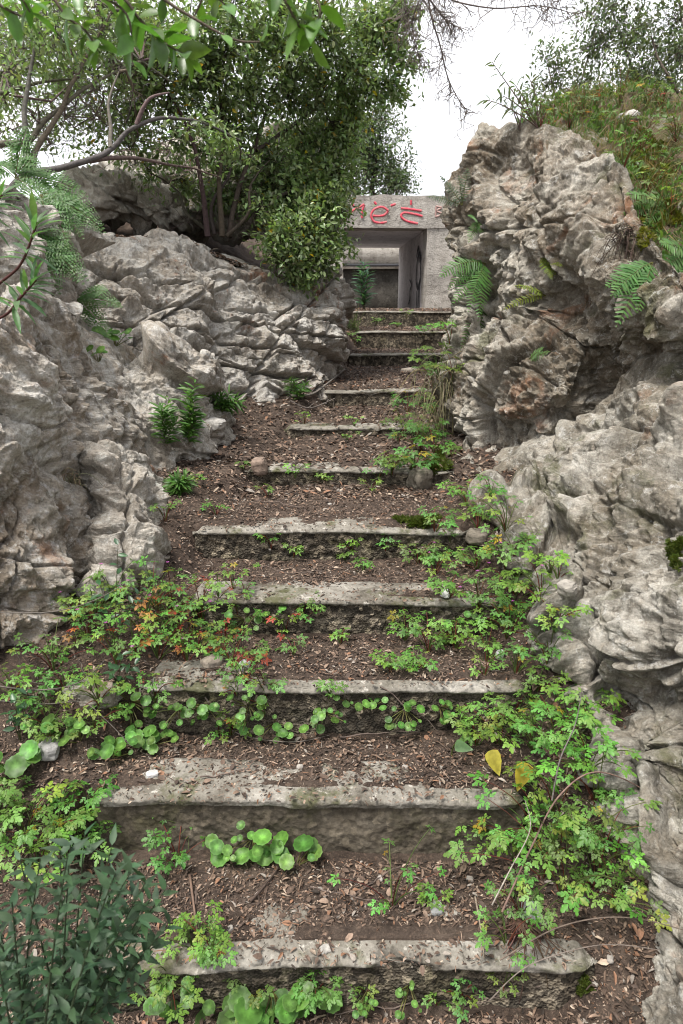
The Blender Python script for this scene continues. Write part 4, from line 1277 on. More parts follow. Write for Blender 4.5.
cl2 = [(100, 130, 6.4, .4, 12), (70, 112, 6.6, .4, 12), (130, 120, 6.4, .4, 12), (40, 128, 6.2, .35, 8), (15, 95, 6.2, .4, 14), (55, 100, 6.4, .35, 9), (5, 130, 5.8, .3, 8), (95, 105, 6.4, .35, 9), (40, 50, 6.4, .45, 18), (80, 20, 6.4, .45, 18), (0, 20, 6, .45, 18), (75, 140, 6.2, .25, 6), (10, 30, 5.6, .4, 20), (50, 15, 5.8, .4, 22), (90, 50, 5.9, .4, 18), (130, 10, 6.0, .4, 20), (15, 60, 5.4, .35, 14), (120, 85, 5.8, .3, 12), (60, 70, 5.6, .35, 12), (150, 85, 6, .35, 14), (95, 5, 5.5, .4, 18), (-20, 50, 5.2, .4, 16), (-20, 110, 5.0, .3, 8), (60, 40, 4.8, .3, 14), (102, 28, 5.0, .32, 16), (28, 18, 4.6, .3, 14), (110, 74, 5.2, .28, 9), (140, 30, 5.4, .3, 14), (20, 70, 4.6, .22, 6), (70, 75, 5.0, .25, 6), (190, 128, 4.6, .16, 7), (225, 140, 4.7, .14, 7), (240, 160, 4.8, .14, 5)]
tree('tree', 'crooked sparse tree with a long low branch, rooted among the ferns', 'tree',
     [[(6, 196, 4.4), (30, 174, 4.4), (85, 162, 4.4), (112, 148, 4.45), (136, 126, 4.5), (168, 116, 4.55), (205, 124, 4.6), (240, 140, 4.7)],
      [(28, 174, 4.4), (26, 140, 4.45), (24, 100, 4.5), (34, 50, 4.6), (50, 0, 4.7)],
      [(34, 172, 4.4), (36, 150, 4.5), (60, 110, 4.7), (85, 60, 4.9), (110, 10, 5.0)],
      [(0, 145, 4.6), (30, 140, 4.6), (52, 118, 4.7), (90, 85, 4.9), (140, 60, 5.2)],
      [(112, 148, 4.45), (108, 110, 4.6), (120, 70, 4.8)], [(136, 126, 4.5), (148, 100, 4.5), (168, 92, 4.6)], [(90, 160, 4.4), (130, 158, 4.5), (175, 164, 4.7), (220, 178, 4.9)],
      [(0, 92, 4.8), (40, 84, 4.8), (80, 78, 4.9)]],
     cl2, 0.042, L_OVAL, SHRUB, (0.12, 0.10, 0.085), M['glossleaf'], 0.022, 14, density=1.8,
     bare=[(30, 110, 4.6, .3, 16), (65, 115, 4.8, .3, 18), (100, 120, 4.9, .3, 18), (50, 145, 4.6, .25, 12), (140, 95, 5.0, .3, 14), (15, 130, 4.5, .25, 10), (170, 140, 4.7, .25, 12), (130, 165, 4.6, .25, 10), (190, 170, 4.9, .25, 10), (90, 90, 5, .3, 12)])

tree('tree', 'grey-green tree rising behind the bunker roof', 'tree', [[(372, 200, 19.0), (375, 165, 19.0), (380, 120, 19.0)]],
     [(380, 150, 19, .8, 30), (396, 170, 19, .7, 24), (366, 172, 19, .9, 30), (362, 130, 19, .9, 24), (396, 190, 18.6, .6, 18), (384, 120, 19, .7, 16), (350, 150, 19, .9, 26), (404, 185, 18.4, .3, 8), (350, 185, 18.6, .8, 22)],
     0.10, L_TINY, (0.085, 0.12, 0.06), BARK, M['leaf'], 0.07, 22, density=1.8)

PALE = (0.115, 0.145, 0.085)
tree('tree', 'thin pale-leaved tree with a straight stem, middle of the bank above the rock', 'tree',
     [[(640, 104, 6.2), (632, 70, 6.3), (618, 30, 6.4), (605, -10, 6.5)]],
     [(600, 38, 6.5, .38, 16), (640, 28, 6.4, .38, 18), (650, 72, 6.2, .3, 16), (612, 6, 6.5, .34, 14), (622, 78, 6.3, .3, 14), (625, 50, 6.4, .3, 12), (640, 90, 6.2, .25, 12)],
     0.036, L_OVAL, PALE, (0.14, 0.115, 0.10), M['leaf'], 0.014, 16, density=2.3)
tree('tree', 'slender sapling with sparse pale leaves on the skyline, next to the dry-stemmed plant', 'tree',
     [[(575, 112, 6.4), (580, 85, 6.4), (590, 50, 6.5), (600, 10, 6.6)], [(575, 112, 6.4), (556, 96, 6.4), (552, 84, 6.4), (548, 60, 6.5)]],
     [(562, 68, 6.5, .26, 11), (588, 86, 6.4, .28, 12), (545, 84, 6.4, .2, 8), (548, 58, 6.5, .2, 7), (590, 12, 6.5, .24, 7), (532, 98, 6.3, .15, 6), (575, 96, 6.3, .22, 9), (592, 45, 6.5, .26, 9)],
     0.034, L_OVAL, PALE, (0.14, 0.115, 0.10), M['leaf'], 0.012, 14, density=2.2)
tree('tree', 'pale-leaved tree with a curved dark stem at the frame edge above the mossy bank', 'tree',
     [[(683, 100, 5.6), (668, 74, 5.6), (655, 48, 5.7), (650, 36, 5.7)], [(683, 100, 5.6), (692, 60, 5.8), (682, 20, 6.0), (676, -20, 6.2)]],
     [(672, 18, 6.0, .36, 18), (680, 55, 5.9, .3, 16), (668, 90, 5.7, .2, 10), (700, 40, 6, .4, 16), (660, 50, 5.8, .2, 8), (690, 80, 5.7, .25, 12)],
     0.034, L_OVAL, PALE, (0.09, 0.07, 0.06), M['leaf'], 0.014, 16, density=2.3)

# dead pine twigs hanging from above
dp = empty('tree_branch', at(430, -40, 5.2), 'bare grey dead twigs hanging against the white sky', 'branch')
mb = MB(); mb2 = MB()
o0 = at(430, -40, 5.2)
for s in ([(425, -40), (430, 10), (440, 45), (447, 75), (456, 95), (468, 112)], [(408, -40), (405, 0), (410, 30)], [(400, -40), (440, -5), (490, 8), (540, 6), (575, 14)], [(430, 0), (446, 20), (460, 28)], [(440, -40), (520, -12), (560, -5)], [(424, -10), (412, 25), (420, 60)]):
    P = catmull(np.array([at(x, y, 5.2) for x, y in s]), 26, 0)
    mb.tube(P, np.linspace(0.007, 0.002, 26), 5, (0.13, 0.11, 0.10))
    for k in range(44):
        i = RNG.integers(3, 26)
        e = P[i] + np.array([RNG.normal(0, 0.07), RNG.normal(0, 0.05), -abs(RNG.normal(0.05, 0.06))])
        B = wob(P[i], e, 6, 0.2)
        mb2.tube(B, np.linspace(0.0030, 0.0016, 6), 3, (0.16, 0.135, 0.12))
        for q in range(3):
            b = B[RNG.integers(2, 6)]
            mb2.tube(wob(b, b + RNG.normal(0, 0.035, 3) + np.array([0, 0, -0.02]), 4, 0.2), 0.0016, 3, (0.17, 0.14, 0.125))
mb.build('limb', M['bark'], dp, offset=o0); mb2.build('twig', M['bark'], dp, offset=o0)

# leafy branch close to the camera, top of the view
fb = empty('tree_branch', at(60, -60, 1.25), 'leafy branch with broad glossy leaves hanging close overhead', 'branch')
o0 = at(60, -60, 1.25)
st, fo = MB(), MB()
for s, nl, lf in (([(20, -70, 1.2), (60, 8, 1.2), (85, 30, 1.2), (98, 50, 1.2)], 13, 0.058), ([(60, -60, 1.25), (120, -6, 1.25), (140, 20, 1.25), (160, 40, 1.25), (185, 55, 1.25)], 17, 0.062), ([(140, -60, 1.2), (155, -10, 1.2), (200, 22, 1.2), (235, 40, 1.2), (260, 42, 1.2)], 5, 0.04),
                  ([(250, -60, 1.1), (275, -20, 1.1), (290, 10, 1.1), (300, 28, 1.1)], 11, 0.056), ([(-40, -30, 1.2), (0, 5, 1.2), (30, 20, 1.2)], 9, 0.05), ([(170, -60, 1.3), (200, -20, 1.3), (225, 5, 1.3)], 9, 0.05), ([(210, -60, 1.25), (205, -10, 1.25), (190, 25, 1.25)], 5, 0.05),
                  ([(100, -60, 1.3), (112, -20, 1.3), (150, 30, 1.3), (190, 60, 1.3)], 10, 0.058), ([(-30, -60, 1.15), (10, -20, 1.15), (30, 12, 1.15)], 8, 0.055), ([(-60, -75, 1.25), (40, -66, 1.23), (150, -62, 1.22), (230, -64, 1.2), (300, -70, 1.1)], 6, 0.05), ([(230, -62, 1.2), (270, -25, 1.12), (318, 2, 1.1), (312, 40, 1.1)], 8, 0.055), ([(40, -66, 1.2), (70, -20, 1.2), (125, 12, 1.2), (132, 60, 1.2)], 9, 0.06)):
    P = catmull(np.array([at(*q) for q in s]), 20, 0)
    leafy_stem(fo, st, P, nl, lf * 0.85, L_OVAL, (0.085, 0.175, 0.03), (0.10, 0.08, 0.06), 0.0032, 0.12, 0.3)
fo.build('foliage', M['glossleaf'], fb, offset=o0); st.build('limb', M['bark'], fb, offset=o0)

# ------------------------------------------------------------------ ferns
def rfern(bx, by, targets, label, **kw):
    p, n = hit(bx, by)
    p = p + n * 0.01
    return fern(p, screen_dirs(p, targets), label, **kw)


rfern(478, 222, [(466, 245, -.1), (486, 240, -.1), (470, 215, -.1)], 'small fern in a crevice near the top left edge of the tall rock face', length=0.14, width=0.035, droop=0.1)
rfern(485, 262, [(440, 280, -.15), (450, 300, -.15), (468, 300, -.2), (455, 262, -.1), (480, 300, -.15)], 'lush light green fern drooping beside the bunker wall', length=0.32, width=0.075, droop=0.2, npin=18)
rfern(482, 300, [(470, 345, -.1), (462, 350, -.1), (478, 350, -.15), (466, 330, -.1)], 'dark hanging fern low on the left edge of the tall rock face', col=(0.055, 0.10, 0.028), length=0.34, width=0.05, droop=0.3, npin=18)
rfern(540, 258, [(552, 275, -.1), (560, 262, -.1), (565, 280, -.1)], 'yellowish small fern in the middle of the tall rock face', col=(0.15, 0.20, 0.03), length=0.15, width=0.035, droop=0.1)
rfern(546, 294, [(500, 302, -.1), (530, 288, -.05)], 'single yellow-green fern frond lying across the tall rock face', col=(0.16, 0.20, 0.03), length=0.26, width=0.03, droop=0.15)
rfern(528, 360, [(556, 348, -.1), (545, 345, -.1)], 'tiny pale fern below the reddish hollow of the tall rock face', col=(0.10, 0.18, 0.06), length=0.16, width=0.04, droop=0.05)
rfern(655, 262, [(595, 285, -.15), (600, 300, -.2), (610, 325, -.25), (640, 300, -.2), (630, 275, -.1)], 'large bright fern spreading from the overhang on the tall rock face', col=(0.09, 0.19, 0.055), length=0.36, width=0.085, droop=0.15, npin=15)
rfern(668, 205, [(612, 200, -.1), (630, 190, -.1), (640, 225, -.15), (610, 212, -.1)], 'fern with thin fronds on the mossy bank edge', col=(0.10, 0.19, 0.05), length=0.26, width=0.05, droop=0.1)
rfern(690, 255, [(655, 268, -.15), (650, 290, -.2), (675, 300, -.2), (665, 240, -.1)], 'fern at the bank edge just above the large bright fern', col=(0.09, 0.18, 0.05), length=0.24, width=0.06, droop=0.15)
rfern(462, 205, [(452, 190, 0), (458, 165, 0), (470, 150, 0), (448, 200, 0)], 'small dark fern on the skyline edge beside the bunker', col=(0.07, 0.10, 0.06), length=0.22, width=0.04, droop=0.1)

fcol = (0.065, 0.145, 0.034)
for (bx, by, Y, ts, lab) in [
    (40, 195, 3.9, [(80, 240, -.3), (100, 215, 0), (75, 195, .2), (60, 250, -.4), (95, 235, -.1), (30, 240, -.3), (110, 225, .1), (85, 260, -.3)], 'tall feathery fern above the pale upright boulder, topmost of the fern clump'),
    (30, 235, 3.7, [(70, 290, -.3), (55, 275, -.3), (85, 270, -.1), (45, 295, -.3), (90, 285, 0), (70, 255, 0)], 'feathery fern in the gap between two left boulders and the rock wall'),
    (15, 178, 4.0, [(0, 165, .1), (50, 165, .2), (35, 150, .2), (70, 180, .1), (20, 150, 0), (60, 205, -.2)], 'feathery fern under the crooked tree, at the frame edge')]:
    p = at(bx, by, Y)
    fern(p, [(*(at(x, y, Y + dy) - p), 1.0) for x, y, dy in ts], lab, fcol, 0.34, 0.10, 0.25, 16, True)
rfern(75, 300, [(125, 296, -.1), (100, 320, -.1), (95, 290, -.1)], 'small feathery fern with level fronds on the left rock wall', col=fcol, length=0.3, width=0.07, droop=0.15, bip=True)

# ------------------------------------------------------------------ herbs
def patch(pts, h, n, label, group, **kw):
    for q in list(pts):
        if len(pts) > 3 and RNG.random() < 0.6 and not group.startswith(('stray', 'sprigs', 'herbs on the topmost')):
            jx, jy = RNG.uniform(-16, 16), RNG.uniform(-12, 12)
            herb(q[0] + jx, q[1] + jy, h * RNG.uniform(0.3, 0.75), max(4, int(n * 0.6)), label, group, **dict(kw, leaf=kw.get('leaf', 0.03) * RNG.uniform(0.55, 0.9), flower=0))
        herb(q[0] + RNG.uniform(-7, 7), q[1] + RNG.uniform(-5, 5), (q[2] if len(q) > 2 else h) * RNG.uniform(0.85, 1.15), int(n * (q[3] if len(q) > 3 else 1)), label, group, **kw)


patch([(515, 858, .20), (540, 872, .22), (562, 895, .24), (592, 880, .20), (575, 850, .20), (605, 850, .22), (535, 835, .18), (500, 845, .14), (620, 915, .12), (600, 800, .22), (555, 815, .2)], .2, 8,
      'leafy bright herb in the thicket between the pitted boulder and the second step', 'herbs in the thicket by the pitted boulder', leaf=0.034)
patch([(512, 940, .10), (525, 915, .13)], .1, 8, 'low cut-leaved herb on the litter just behind the lowest step', 'low herbs behind the lowest step', leaf=0.026)
herb(392, 905, .20, 7, 'spindly herb leaning over the second step front, stem alone in the litter', None, leaf=0.022)
herb(432, 905, .06, 5, 'tiny herb beside the grey stone chip behind the lowest step', None, leaf=0.02)
patch([(470, 745, .1), (505, 742, .16), (530, 750, .18), (560, 748, .18), (585, 768, .18), (515, 720, .12), (575, 720, .14)], .15, 11,
      'bright herb crowding the right end of the second step, by the slab rock', 'herbs at the right end of the second step', leaf=0.033)
patch([(400, 645, .11), (432, 655, .12), (458, 642, .14), (482, 628, .14), (505, 640, .15), (520, 672, .14), (545, 655, .16), (490, 665, .12), (540, 690, .12), (415, 672, .07), (385, 668, .06), (560, 625, .13)], .13, 10,
      'loose herb on the right half of the third tread', 'herbs right of the third tread', leaf=0.026)
patch([(470, 572, .13), (500, 565, .15), (440, 575, .11), (412, 565, .09), (520, 590, .15), (540, 602, .14), (455, 600, .1), (485, 600, .13), (430, 560, .09), (510, 610, .12), (545, 575, .12)], .13, 10,
      'spreading herb on the right end of the fourth step beside the slab rock', 'herbs at the right end of the fourth step', leaf=0.027, flower=1)
patch([(482, 525, .13), (502, 535, .15), (462, 505, .13), (518, 550, .14), (490, 500, .12), (440, 530, .09)], .13, 9,
      'herb at the right end of the fifth step under the tall rock face', 'herbs at the right end of the fifth step', leaf=0.030)
patch([(420, 452, .2), (432, 432, .24), (412, 412, .2), (430, 392, .2), (440, 380, .22), (402, 436, .16), (388, 474, .12), (420, 475, .12), (438, 455, .2)], .2, 13,
      'herb trailing beside the upper steps at the foot of the tall rock face', 'herbs trailing beside the upper steps', leaf=0.04, col=(0.10, 0.19, 0.045))
patch([(92, 640, .15), (112, 662, .15), (76, 622, .13), (130, 660, .17), (120, 600, .16), (100, 610, .14), (140, 630, .2)], .15, 10,
      'tall pale herb against the foot of the huge boulder', 'herbs at the foot of the huge boulder', leaf=0.026, red=0.06, flower=1)
patch([(60, 665, .14), (40, 700, .12), (70, 690, .14), (100, 700, .12), (15, 690, .12), (50, 735, .1), (90, 725, .1)], .12, 9, 'herb in the weedy corner around the undercut stone block', 'herbs around the undercut stone block', leaf=0.026)
patch([(158, 655, .2), (182, 645, .22), (175, 610, .22), (200, 620, .2), (190, 660, .16), (150, 610, .2)], .2, 10,
      'red-stemmed herb with reddening leaves at the left end of the fourth step', 'red-stemmed herbs by the fourth step', leaf=0.026, red=0.13, flower=1)
patch([(215, 660, .12), (235, 668, .16), (250, 660, .08), (222, 640, .1)], .12, 8, 'small reddish herb beside the white stone on the third tread', 'reddish herbs by the white stone', leaf=0.022, red=0.20)
patch([(238, 590, .13), (225, 600, .11), (292, 625, .11), (310, 620, .07)], .12, 7, 'small herb rooted against the fourth step front', 'herbs against the fourth step front', leaf=0.022, red=0.05)
patch([(150, 695, .1), (240, 690, .15), (230, 735, .12), (265, 700, .15)], .12, 8, 'herb standing among the round-leaved pennywort below the third step', 'herbs among the pennywort', leaf=0.024, red=0.08)
patch([(22, 838, .12), (60, 832, .12), (92, 812, .10), (34, 862, .12), (5, 815, .12), (75, 855, .1)], .12, 9,
      'ferny herb in the bed on the left, above the dark broom bush', 'ferny herbs above the broom bush', leaf=0.036)
herb(178, 862, .12, 9, 'ferny herb beside the broom bush tips under the second step', None, leaf=0.034)
patch([(210, 965, .12), (200, 945, .1), (260, 1010, .10), (320, 985, .06), (170, 985, .12)], .1, 8, 'herb sprouting below the lowest step behind the broom bush', 'herbs below the lowest step', leaf=0.026)
patch([(340, 556, .06), (350, 553, .06), (330, 690, .06), (360, 430, .07), (348, 436, .07), (300, 470, .06), (185, 490, .1), (165, 520, .1), (240, 470, .06), (270, 545, .06), (300, 558, .05), (380, 545, .07), (320, 610, .05), (345, 640, .06), (290, 650, .05), (330, 480, .07), (370, 495, .07), (300, 425, .08), (265, 500, .06), (220, 510, .06), (365, 575, .06)], .07, 6,
      'stray little herb alone on a middle step', 'stray herbs on the middle steps', leaf=0.022)
patch([(445, 340, .12), (395, 332, .1), (375, 330, .12), (410, 318, .12), (360, 345, .12), (430, 330, .12)], .12, 7, 'small herb on the topmost steps before the bunker', 'herbs on the topmost steps', leaf=0.04)
patch([(440, 1000, .06), (465, 995, .07), (370, 1000, .05), (505, 985, .05)], .06, 5, 'sprig on the dark ground in front of the lowest step', 'sprigs before the lowest step', leaf=0.02)

patch([(560, 118, .14), (585, 112, .16), (602, 108, .14), (620, 112, .18), (645, 108, .16), (665, 112, .16), (612, 140, .14), (640, 150, .18), (660, 170, .16), (600, 135, .1), (675, 140, .16), (650, 195, .14), (630, 170, .14), (670, 215, .14), (545, 124, .12), (572, 128, .12)], .15, 13,
      'small bushy herb scattered over the grassy bank above the rock', 'herbs scattered over the bank', leaf=0.024, col=(0.11, 0.17, 0.05), red=0.03)
# ------------------------------------------------------------------ pennywort
pw = [(128, 700, 16, .09, .019, 'large pennywort clump hanging beside the undercut stone block'), (150, 745, 9, .08, .024, 'pennywort with big leaves lying under the large clump'),
      (178, 708, 8, .06, .017, 'pennywort tuft just right of the large clump'), (205, 705, 9, .06, .018, 'pennywort below the third step, under the white stone'),
      (248, 705, 10, .07, .017, 'pennywort spilling over the middle of the left half of the third step'), (275, 722, 6, .05, .018, 'pennywort at the foot of the third step, lowest of its row'),
      (325, 712, 8, .06, .017, 'pennywort at the very centre of the third step front'), (365, 708, 14, .08, .016, 'widest pennywort mat on the right half of the third step front'),
      (405, 708, 9, .06, .016, 'pennywort just right of the widest mat on the third step front'), (440, 706, 7, .05, .014, 'small pennywort ending the row on the third step front'),
      (18, 775, 5, .06, .034, 'big-leaved pennywort at the frame edge above the ferny herbs'), (48, 745, 4, .05, .03, 'big-leaved pennywort beside the grey stone'),
      (78, 742, 5, .06, .026, 'pennywort in front of the undercut stone block'), (110, 758, 6, .06, .024, 'pennywort lying between stone block and second step'),
      (252, 838, 9, .085, .030, 'tall pennywort standing against the second step front'), (296, 866, 5, .06, .030, 'pennywort right beside the tall one under the second step'), (228, 862, 4, .05, .027, 'pennywort with low leaves by the ferny herb under the second step'),
      (240, 1005, 6, .07, .036, 'pale-spotted pennywort below the lowest step by the broom bush'), (304, 985, 6, .06, .033, 'pennywort below the middle of the lowest step'), (272, 990, 5, .04, .022, 'pennywort between its two neighbours below the lowest step'),
      (368, 990, 5, .04, .010, 'tiny pennywort on the dark front of the lowest step'), (410, 985, 5, .04, .011, 'tiny pennywort right of the other tiny one on the lowest step'),
      (245, 618, 9, .07, .017, 'pennywort on the fourth step front, left half'), (268, 622, 6, .05, .018, 'pennywort hanging low on the fourth step front'),
      (455, 620, 7, .07, .015, 'pennywort hidden among the herbs on the fourth step'), (170, 985, 6, .06, .026, 'pennywort half covered by the broom bush'), (115, 345, 9, .09, .034, 'pennywort growing alone on the left rock wall'), (98, 362, 4, .04, .024, 'tiny pennywort under the one on the left rock wall')]
for (px, py, n, r, lf, lab) in pw: pennywort(px, py, int(n * 1.7) + 1, r * 1.25, lf * 0.92, lab)

# ------------------------------------------------------------------ other plants
# butcher's broom, near the camera
bb = empty('broom_bush', at(40, 1060, 0.95), 'dark blue-green pointed-leaved bush low on the left, near the viewer', 'bush')
o0 = at(40, 1060, 0.95)
st, fo = MB(), MB()
for i in range(30):
    x, y = RNG.uniform(-40, 150), RNG.uniform(835, 985)
    if x > 105: y = max(y, 860 + (x - 105) * 0.5)
    Y = RNG.uniform(0.80, 1.12)
    b = at(RNG.uniform(10, 80), 1085, Y - 0.02)
    e = at(x, y, Y)
    m = (b + e) / 2 + np.array([0, 0, 0.05])
    leafy_stem(fo, st, bez(b, m, e, 12), RNG.integers(20, 30), 0.036, L_POINT2, (0.028, 0.060, 0.026), (0.035, 0.05, 0.025), 0.0025, 0.0, 0.22)
for (x, y) in ((112, 845), (85, 835), (150, 900), (165, 890), (130, 865), (60, 850), (20, 860), (170, 925), (155, 945)):
    b = at(70, 1060, 0.95); e = at(x, y, 0.98)
    leafy_stem(fo, st, bez(b, (b + e) / 2 + np.array([0, 0, 0.04]), e, 12), 24, 0.037, L_POINT2, (0.036, 0.074, 0.031), (0.035, 0.05, 0.025), 0.0025, 0.0, 0.3)
fo.build('foliage', M['darkleaf'], bb, offset=o0); st.build('stem', M['darkleaf'], bb, offset=o0)

# spurge at the frame edge
sp = empty('spurge_plant', at(-30, 330, 1.75), 'slender spurge with red stems and narrow leaves over the huge boulder', 'spurge')
o0 = at(-30, 330, 1.75)
st, fo = MB(), MB()
for s in ([(-60, 330, 1.7), (0, 283, 1.7), (22, 262, 1.7), (37, 222, 1.7)], [(-60, 335, 1.7), (0, 318, 1.7), (20, 298, 1.7), (36, 280, 1.7)], [(-50, 240, 1.75), (-15, 215, 1.75), (2, 195, 1.75)]):
    P = catmull(np.array([at(*q) for q in s]), 20, 0)
    st.tube(P, np.linspace(0.0038, 0.0026, 20), 6, (0.10, 0.035, 0.032))
    k = 26
    tip = P[-1]; tg = P[-1] - P[-4]; tg /= np.linalg.norm(tg)
    a = np.arange(k) * 2.4
    side = np.cross(tg, [0, 1, 0]); side /= np.linalg.norm(side); s2 = np.cross(tg, side)
    fw = np.cos(a)[:, None] * side + np.sin(a)[:, None] * s2 + tg * np.linspace(-0.2, 1.6, k)[:, None]
    pos = tip - tg * (0.09 * np.linspace(1, 0, k))[:, None]
    fo.inst(*L_LANCE, frames(fw, np.tile([0, -0.3, 1.0], (k, 1))) * RNG.uniform(0.05, 0.085, k)[:, None, None], pos, jcol((0.09, 0.17, 0.07), k, 0.2))
fo.build('foliage', M['leaf'], sp, offset=o0); st.build('stem', M['leaf'], sp, offset=o0)

# spurge before the passage
ds = empty('spurge_plant', at(364, 312, 11.6), 'bluish whorled spurge standing at the bunker entrance', 'spurge')
o0 = at(364, 312, 11.6)
st, fo = MB(), MB()
for dx in (-5, 0, 5):
    P = np.array([at(364 + dx * t * 0.8, 312 - t * (48 - abs(dx) * 2), 11.6) for t in np.linspace(0, 1, 12)])
    leafy_stem(fo, st, P, 46, 0.17, L_LANCE, (0.06, 0.13, 0.08), (0.12, 0.10, 0.06), 0.012, 0.0, 0.15)
fo.build('foliage', M['leaf'], ds, offset=o0); st.build('stem', M['leaf'], ds, offset=o0)

# tall weeds below the rock wall
for (bx, by, hts, lab) in ((165, 446, [(160, 405), (168, 400), (172, 412)], 'bushy narrow-leaved weed by the ribbed outcrop, shorter of two'), (188, 444, [(190, 385), (193, 388), (185, 405), (198, 410)], 'tall upright narrow-leaved weed by the ribbed outcrop'),
                           (222, 412, [(215, 392), (228, 395), (236, 400)], 'light green arching weed under the rock wall, right of the outcrop'), (297, 400, [(292, 382), (303, 384)], 'small grassy weed where the rock wall meets the eighth step'),
                           (178, 494, [(186, 480), (172, 484)], 'small grassy weed in the bark litter left of the sixth step')):
    p, n = hit(bx, by)
    root = empty('weed_plant', p, lab, 'weed')
    st, fo = MB(), MB()
    for (x, y) in hts:
        e = at(x, y, p[1]) - p
        for q in range(2):
            e2 = e * RNG.uniform(0.7, 1.05) + RNG.normal(0, 0.02, 3)
            leafy_stem(fo, st, bez(np.zeros(3), e2 * 0.5 + np.array([0, 0, 0.02]), e2, 10), 26, 0.075, L_LANCE, (0.075, 0.16, 0.035), (0.10, 0.13, 0.04), 0.003, 0.15, 0.05, 0.8)
    fo.build('foliage', M['leaf'], root); st.build('stem', M['leaf'], root)

# dark trailing plant with glossy leaves by the huge boulder, and one on the third step
for (bx, by, hts, lab) in ((115, 640, [(118, 545), (100, 585), (150, 575), (135, 600), (90, 600)], 'dark glossy-leaved climber among pale herbs by the huge boulder'), (118, 690, [(135, 665), (110, 670), (122, 655)], 'dark glossy seedling above the large pennywort clump'),
                           (20, 740, [(15, 700), (28, 690), (8, 712)], 'dark-stemmed seedling beside the undercut stone at the frame edge')):
    p, n = hit(bx, by)
    root = empty('climber_plant', p, lab, 'climber')
    st, fo = MB(), MB()
    for (x, y) in hts:
        e = at(x, y, p[1] - 0.02) - p
        leafy_stem(fo, st, bez(np.zeros(3), e * 0.5 + np.array([0, 0, 0.02]), e, 10), 7, 0.036, L_OVAL, (0.04, 0.10, 0.04), (0.10, 0.11, 0.05), 0.0018, 0.2, 0.35)
    fo.build('foliage', M['glossleaf'], root); st.build('stem', M['leaf'], root)


def arum(px, py, tx, ty, size, col, label):
    p, n = hit(px, py)
    root = empty('arum_plant', p, label, 'arum')
    fo, st = MB(), MB()
    e = at(tx, ty, p[1] - 0.04) - p
    tm = tmpl_leaf(0.10, 0.18, 0.62, (0, 0.08, 0.25, 0.5, 0.8, 1.0), (0.35, 0.9, 1.0, 0.85, 0.4, 0.0))
    top = np.array([0, 0.01, 0.05]) if size > 0 else np.zeros(3)
    fw = np.array([RNG.uniform(-0.45, 0.45), -0.6, -0.8])
    if py - ty > -14: fw = np.array([0.8, -0.6, 0.1])
    top = top + np.array([0, -0.05, 0.03])
    fo.inst(*tm, frames(fw[None], np.array([[0.1, -1.0, 0.5]])) * abs(size) * 0.8, top[None], np.array([col]), [1.0, 0.85, 0.85] + [0.75, 1.05, 1.0] * 4 + [1.1, 0.8, 0.8])
    st.tube(bez(np.array([0, 0.01, -0.02]), np.array([0, 0.015, 0.03]), top, 6), 0.003, 5, (0.14, 0.17, 0.05))
    fo.build('leaf_blade', M['leaf'], root); st.build('stem', M['leaf'], root)


arum(486, 764, 486, 792, 0.10, (0.46, 0.40, 0.06), 'yellowed heart-shaped arum leaf hanging over the second step edge')
arum(520, 776, 528, 816, 0.11, (0.50, 0.40, 0.05), 'curled golden arum leaf drooping past the second step corner')
arum(452, 758, 470, 768, 0.075, (0.11, 0.20, 0.08), 'pale green arum leaf flat on the tread above the second step')

# dry red stonecrop and stems on the skyline of the right bank
for (bx, by, tips, leafn, lab, col) in (
    (538, 128, [(492, 62), (500, 95), (515, 85), (530, 80), (545, 92), (486, 100), (552, 100), (522, 100)], 14, 'tall dry-stemmed plant with narrow leaves on the skyline of the rock', (0.10, 0.13, 0.06)),
    (520, 130, [(505, 108), (512, 104), (528, 106), (535, 112)], 10, 'low grey-green plant on the top edge of the tall rock face', (0.10, 0.14, 0.07))):
    p, n = hit(bx, by)
    root = empty('weed_plant', p, lab, 'weed')
    st, fo = MB(), MB()
    for (x, y) in tips:
        e = at(x, y, p[1] + 0.05) - p
        leafy_stem(fo, st, bez(np.zeros(3), e * 0.5 + np.array([RNG.normal(0, 0.03), 0, 0.05]), e, 12), leafn, 0.06, L_LANCE, col, (0.12, 0.075, 0.065), 0.004, 0.0, 0.4)
    fo.build('foliage', M['leaf'], root); st.build('stem', M['leaf'], root)

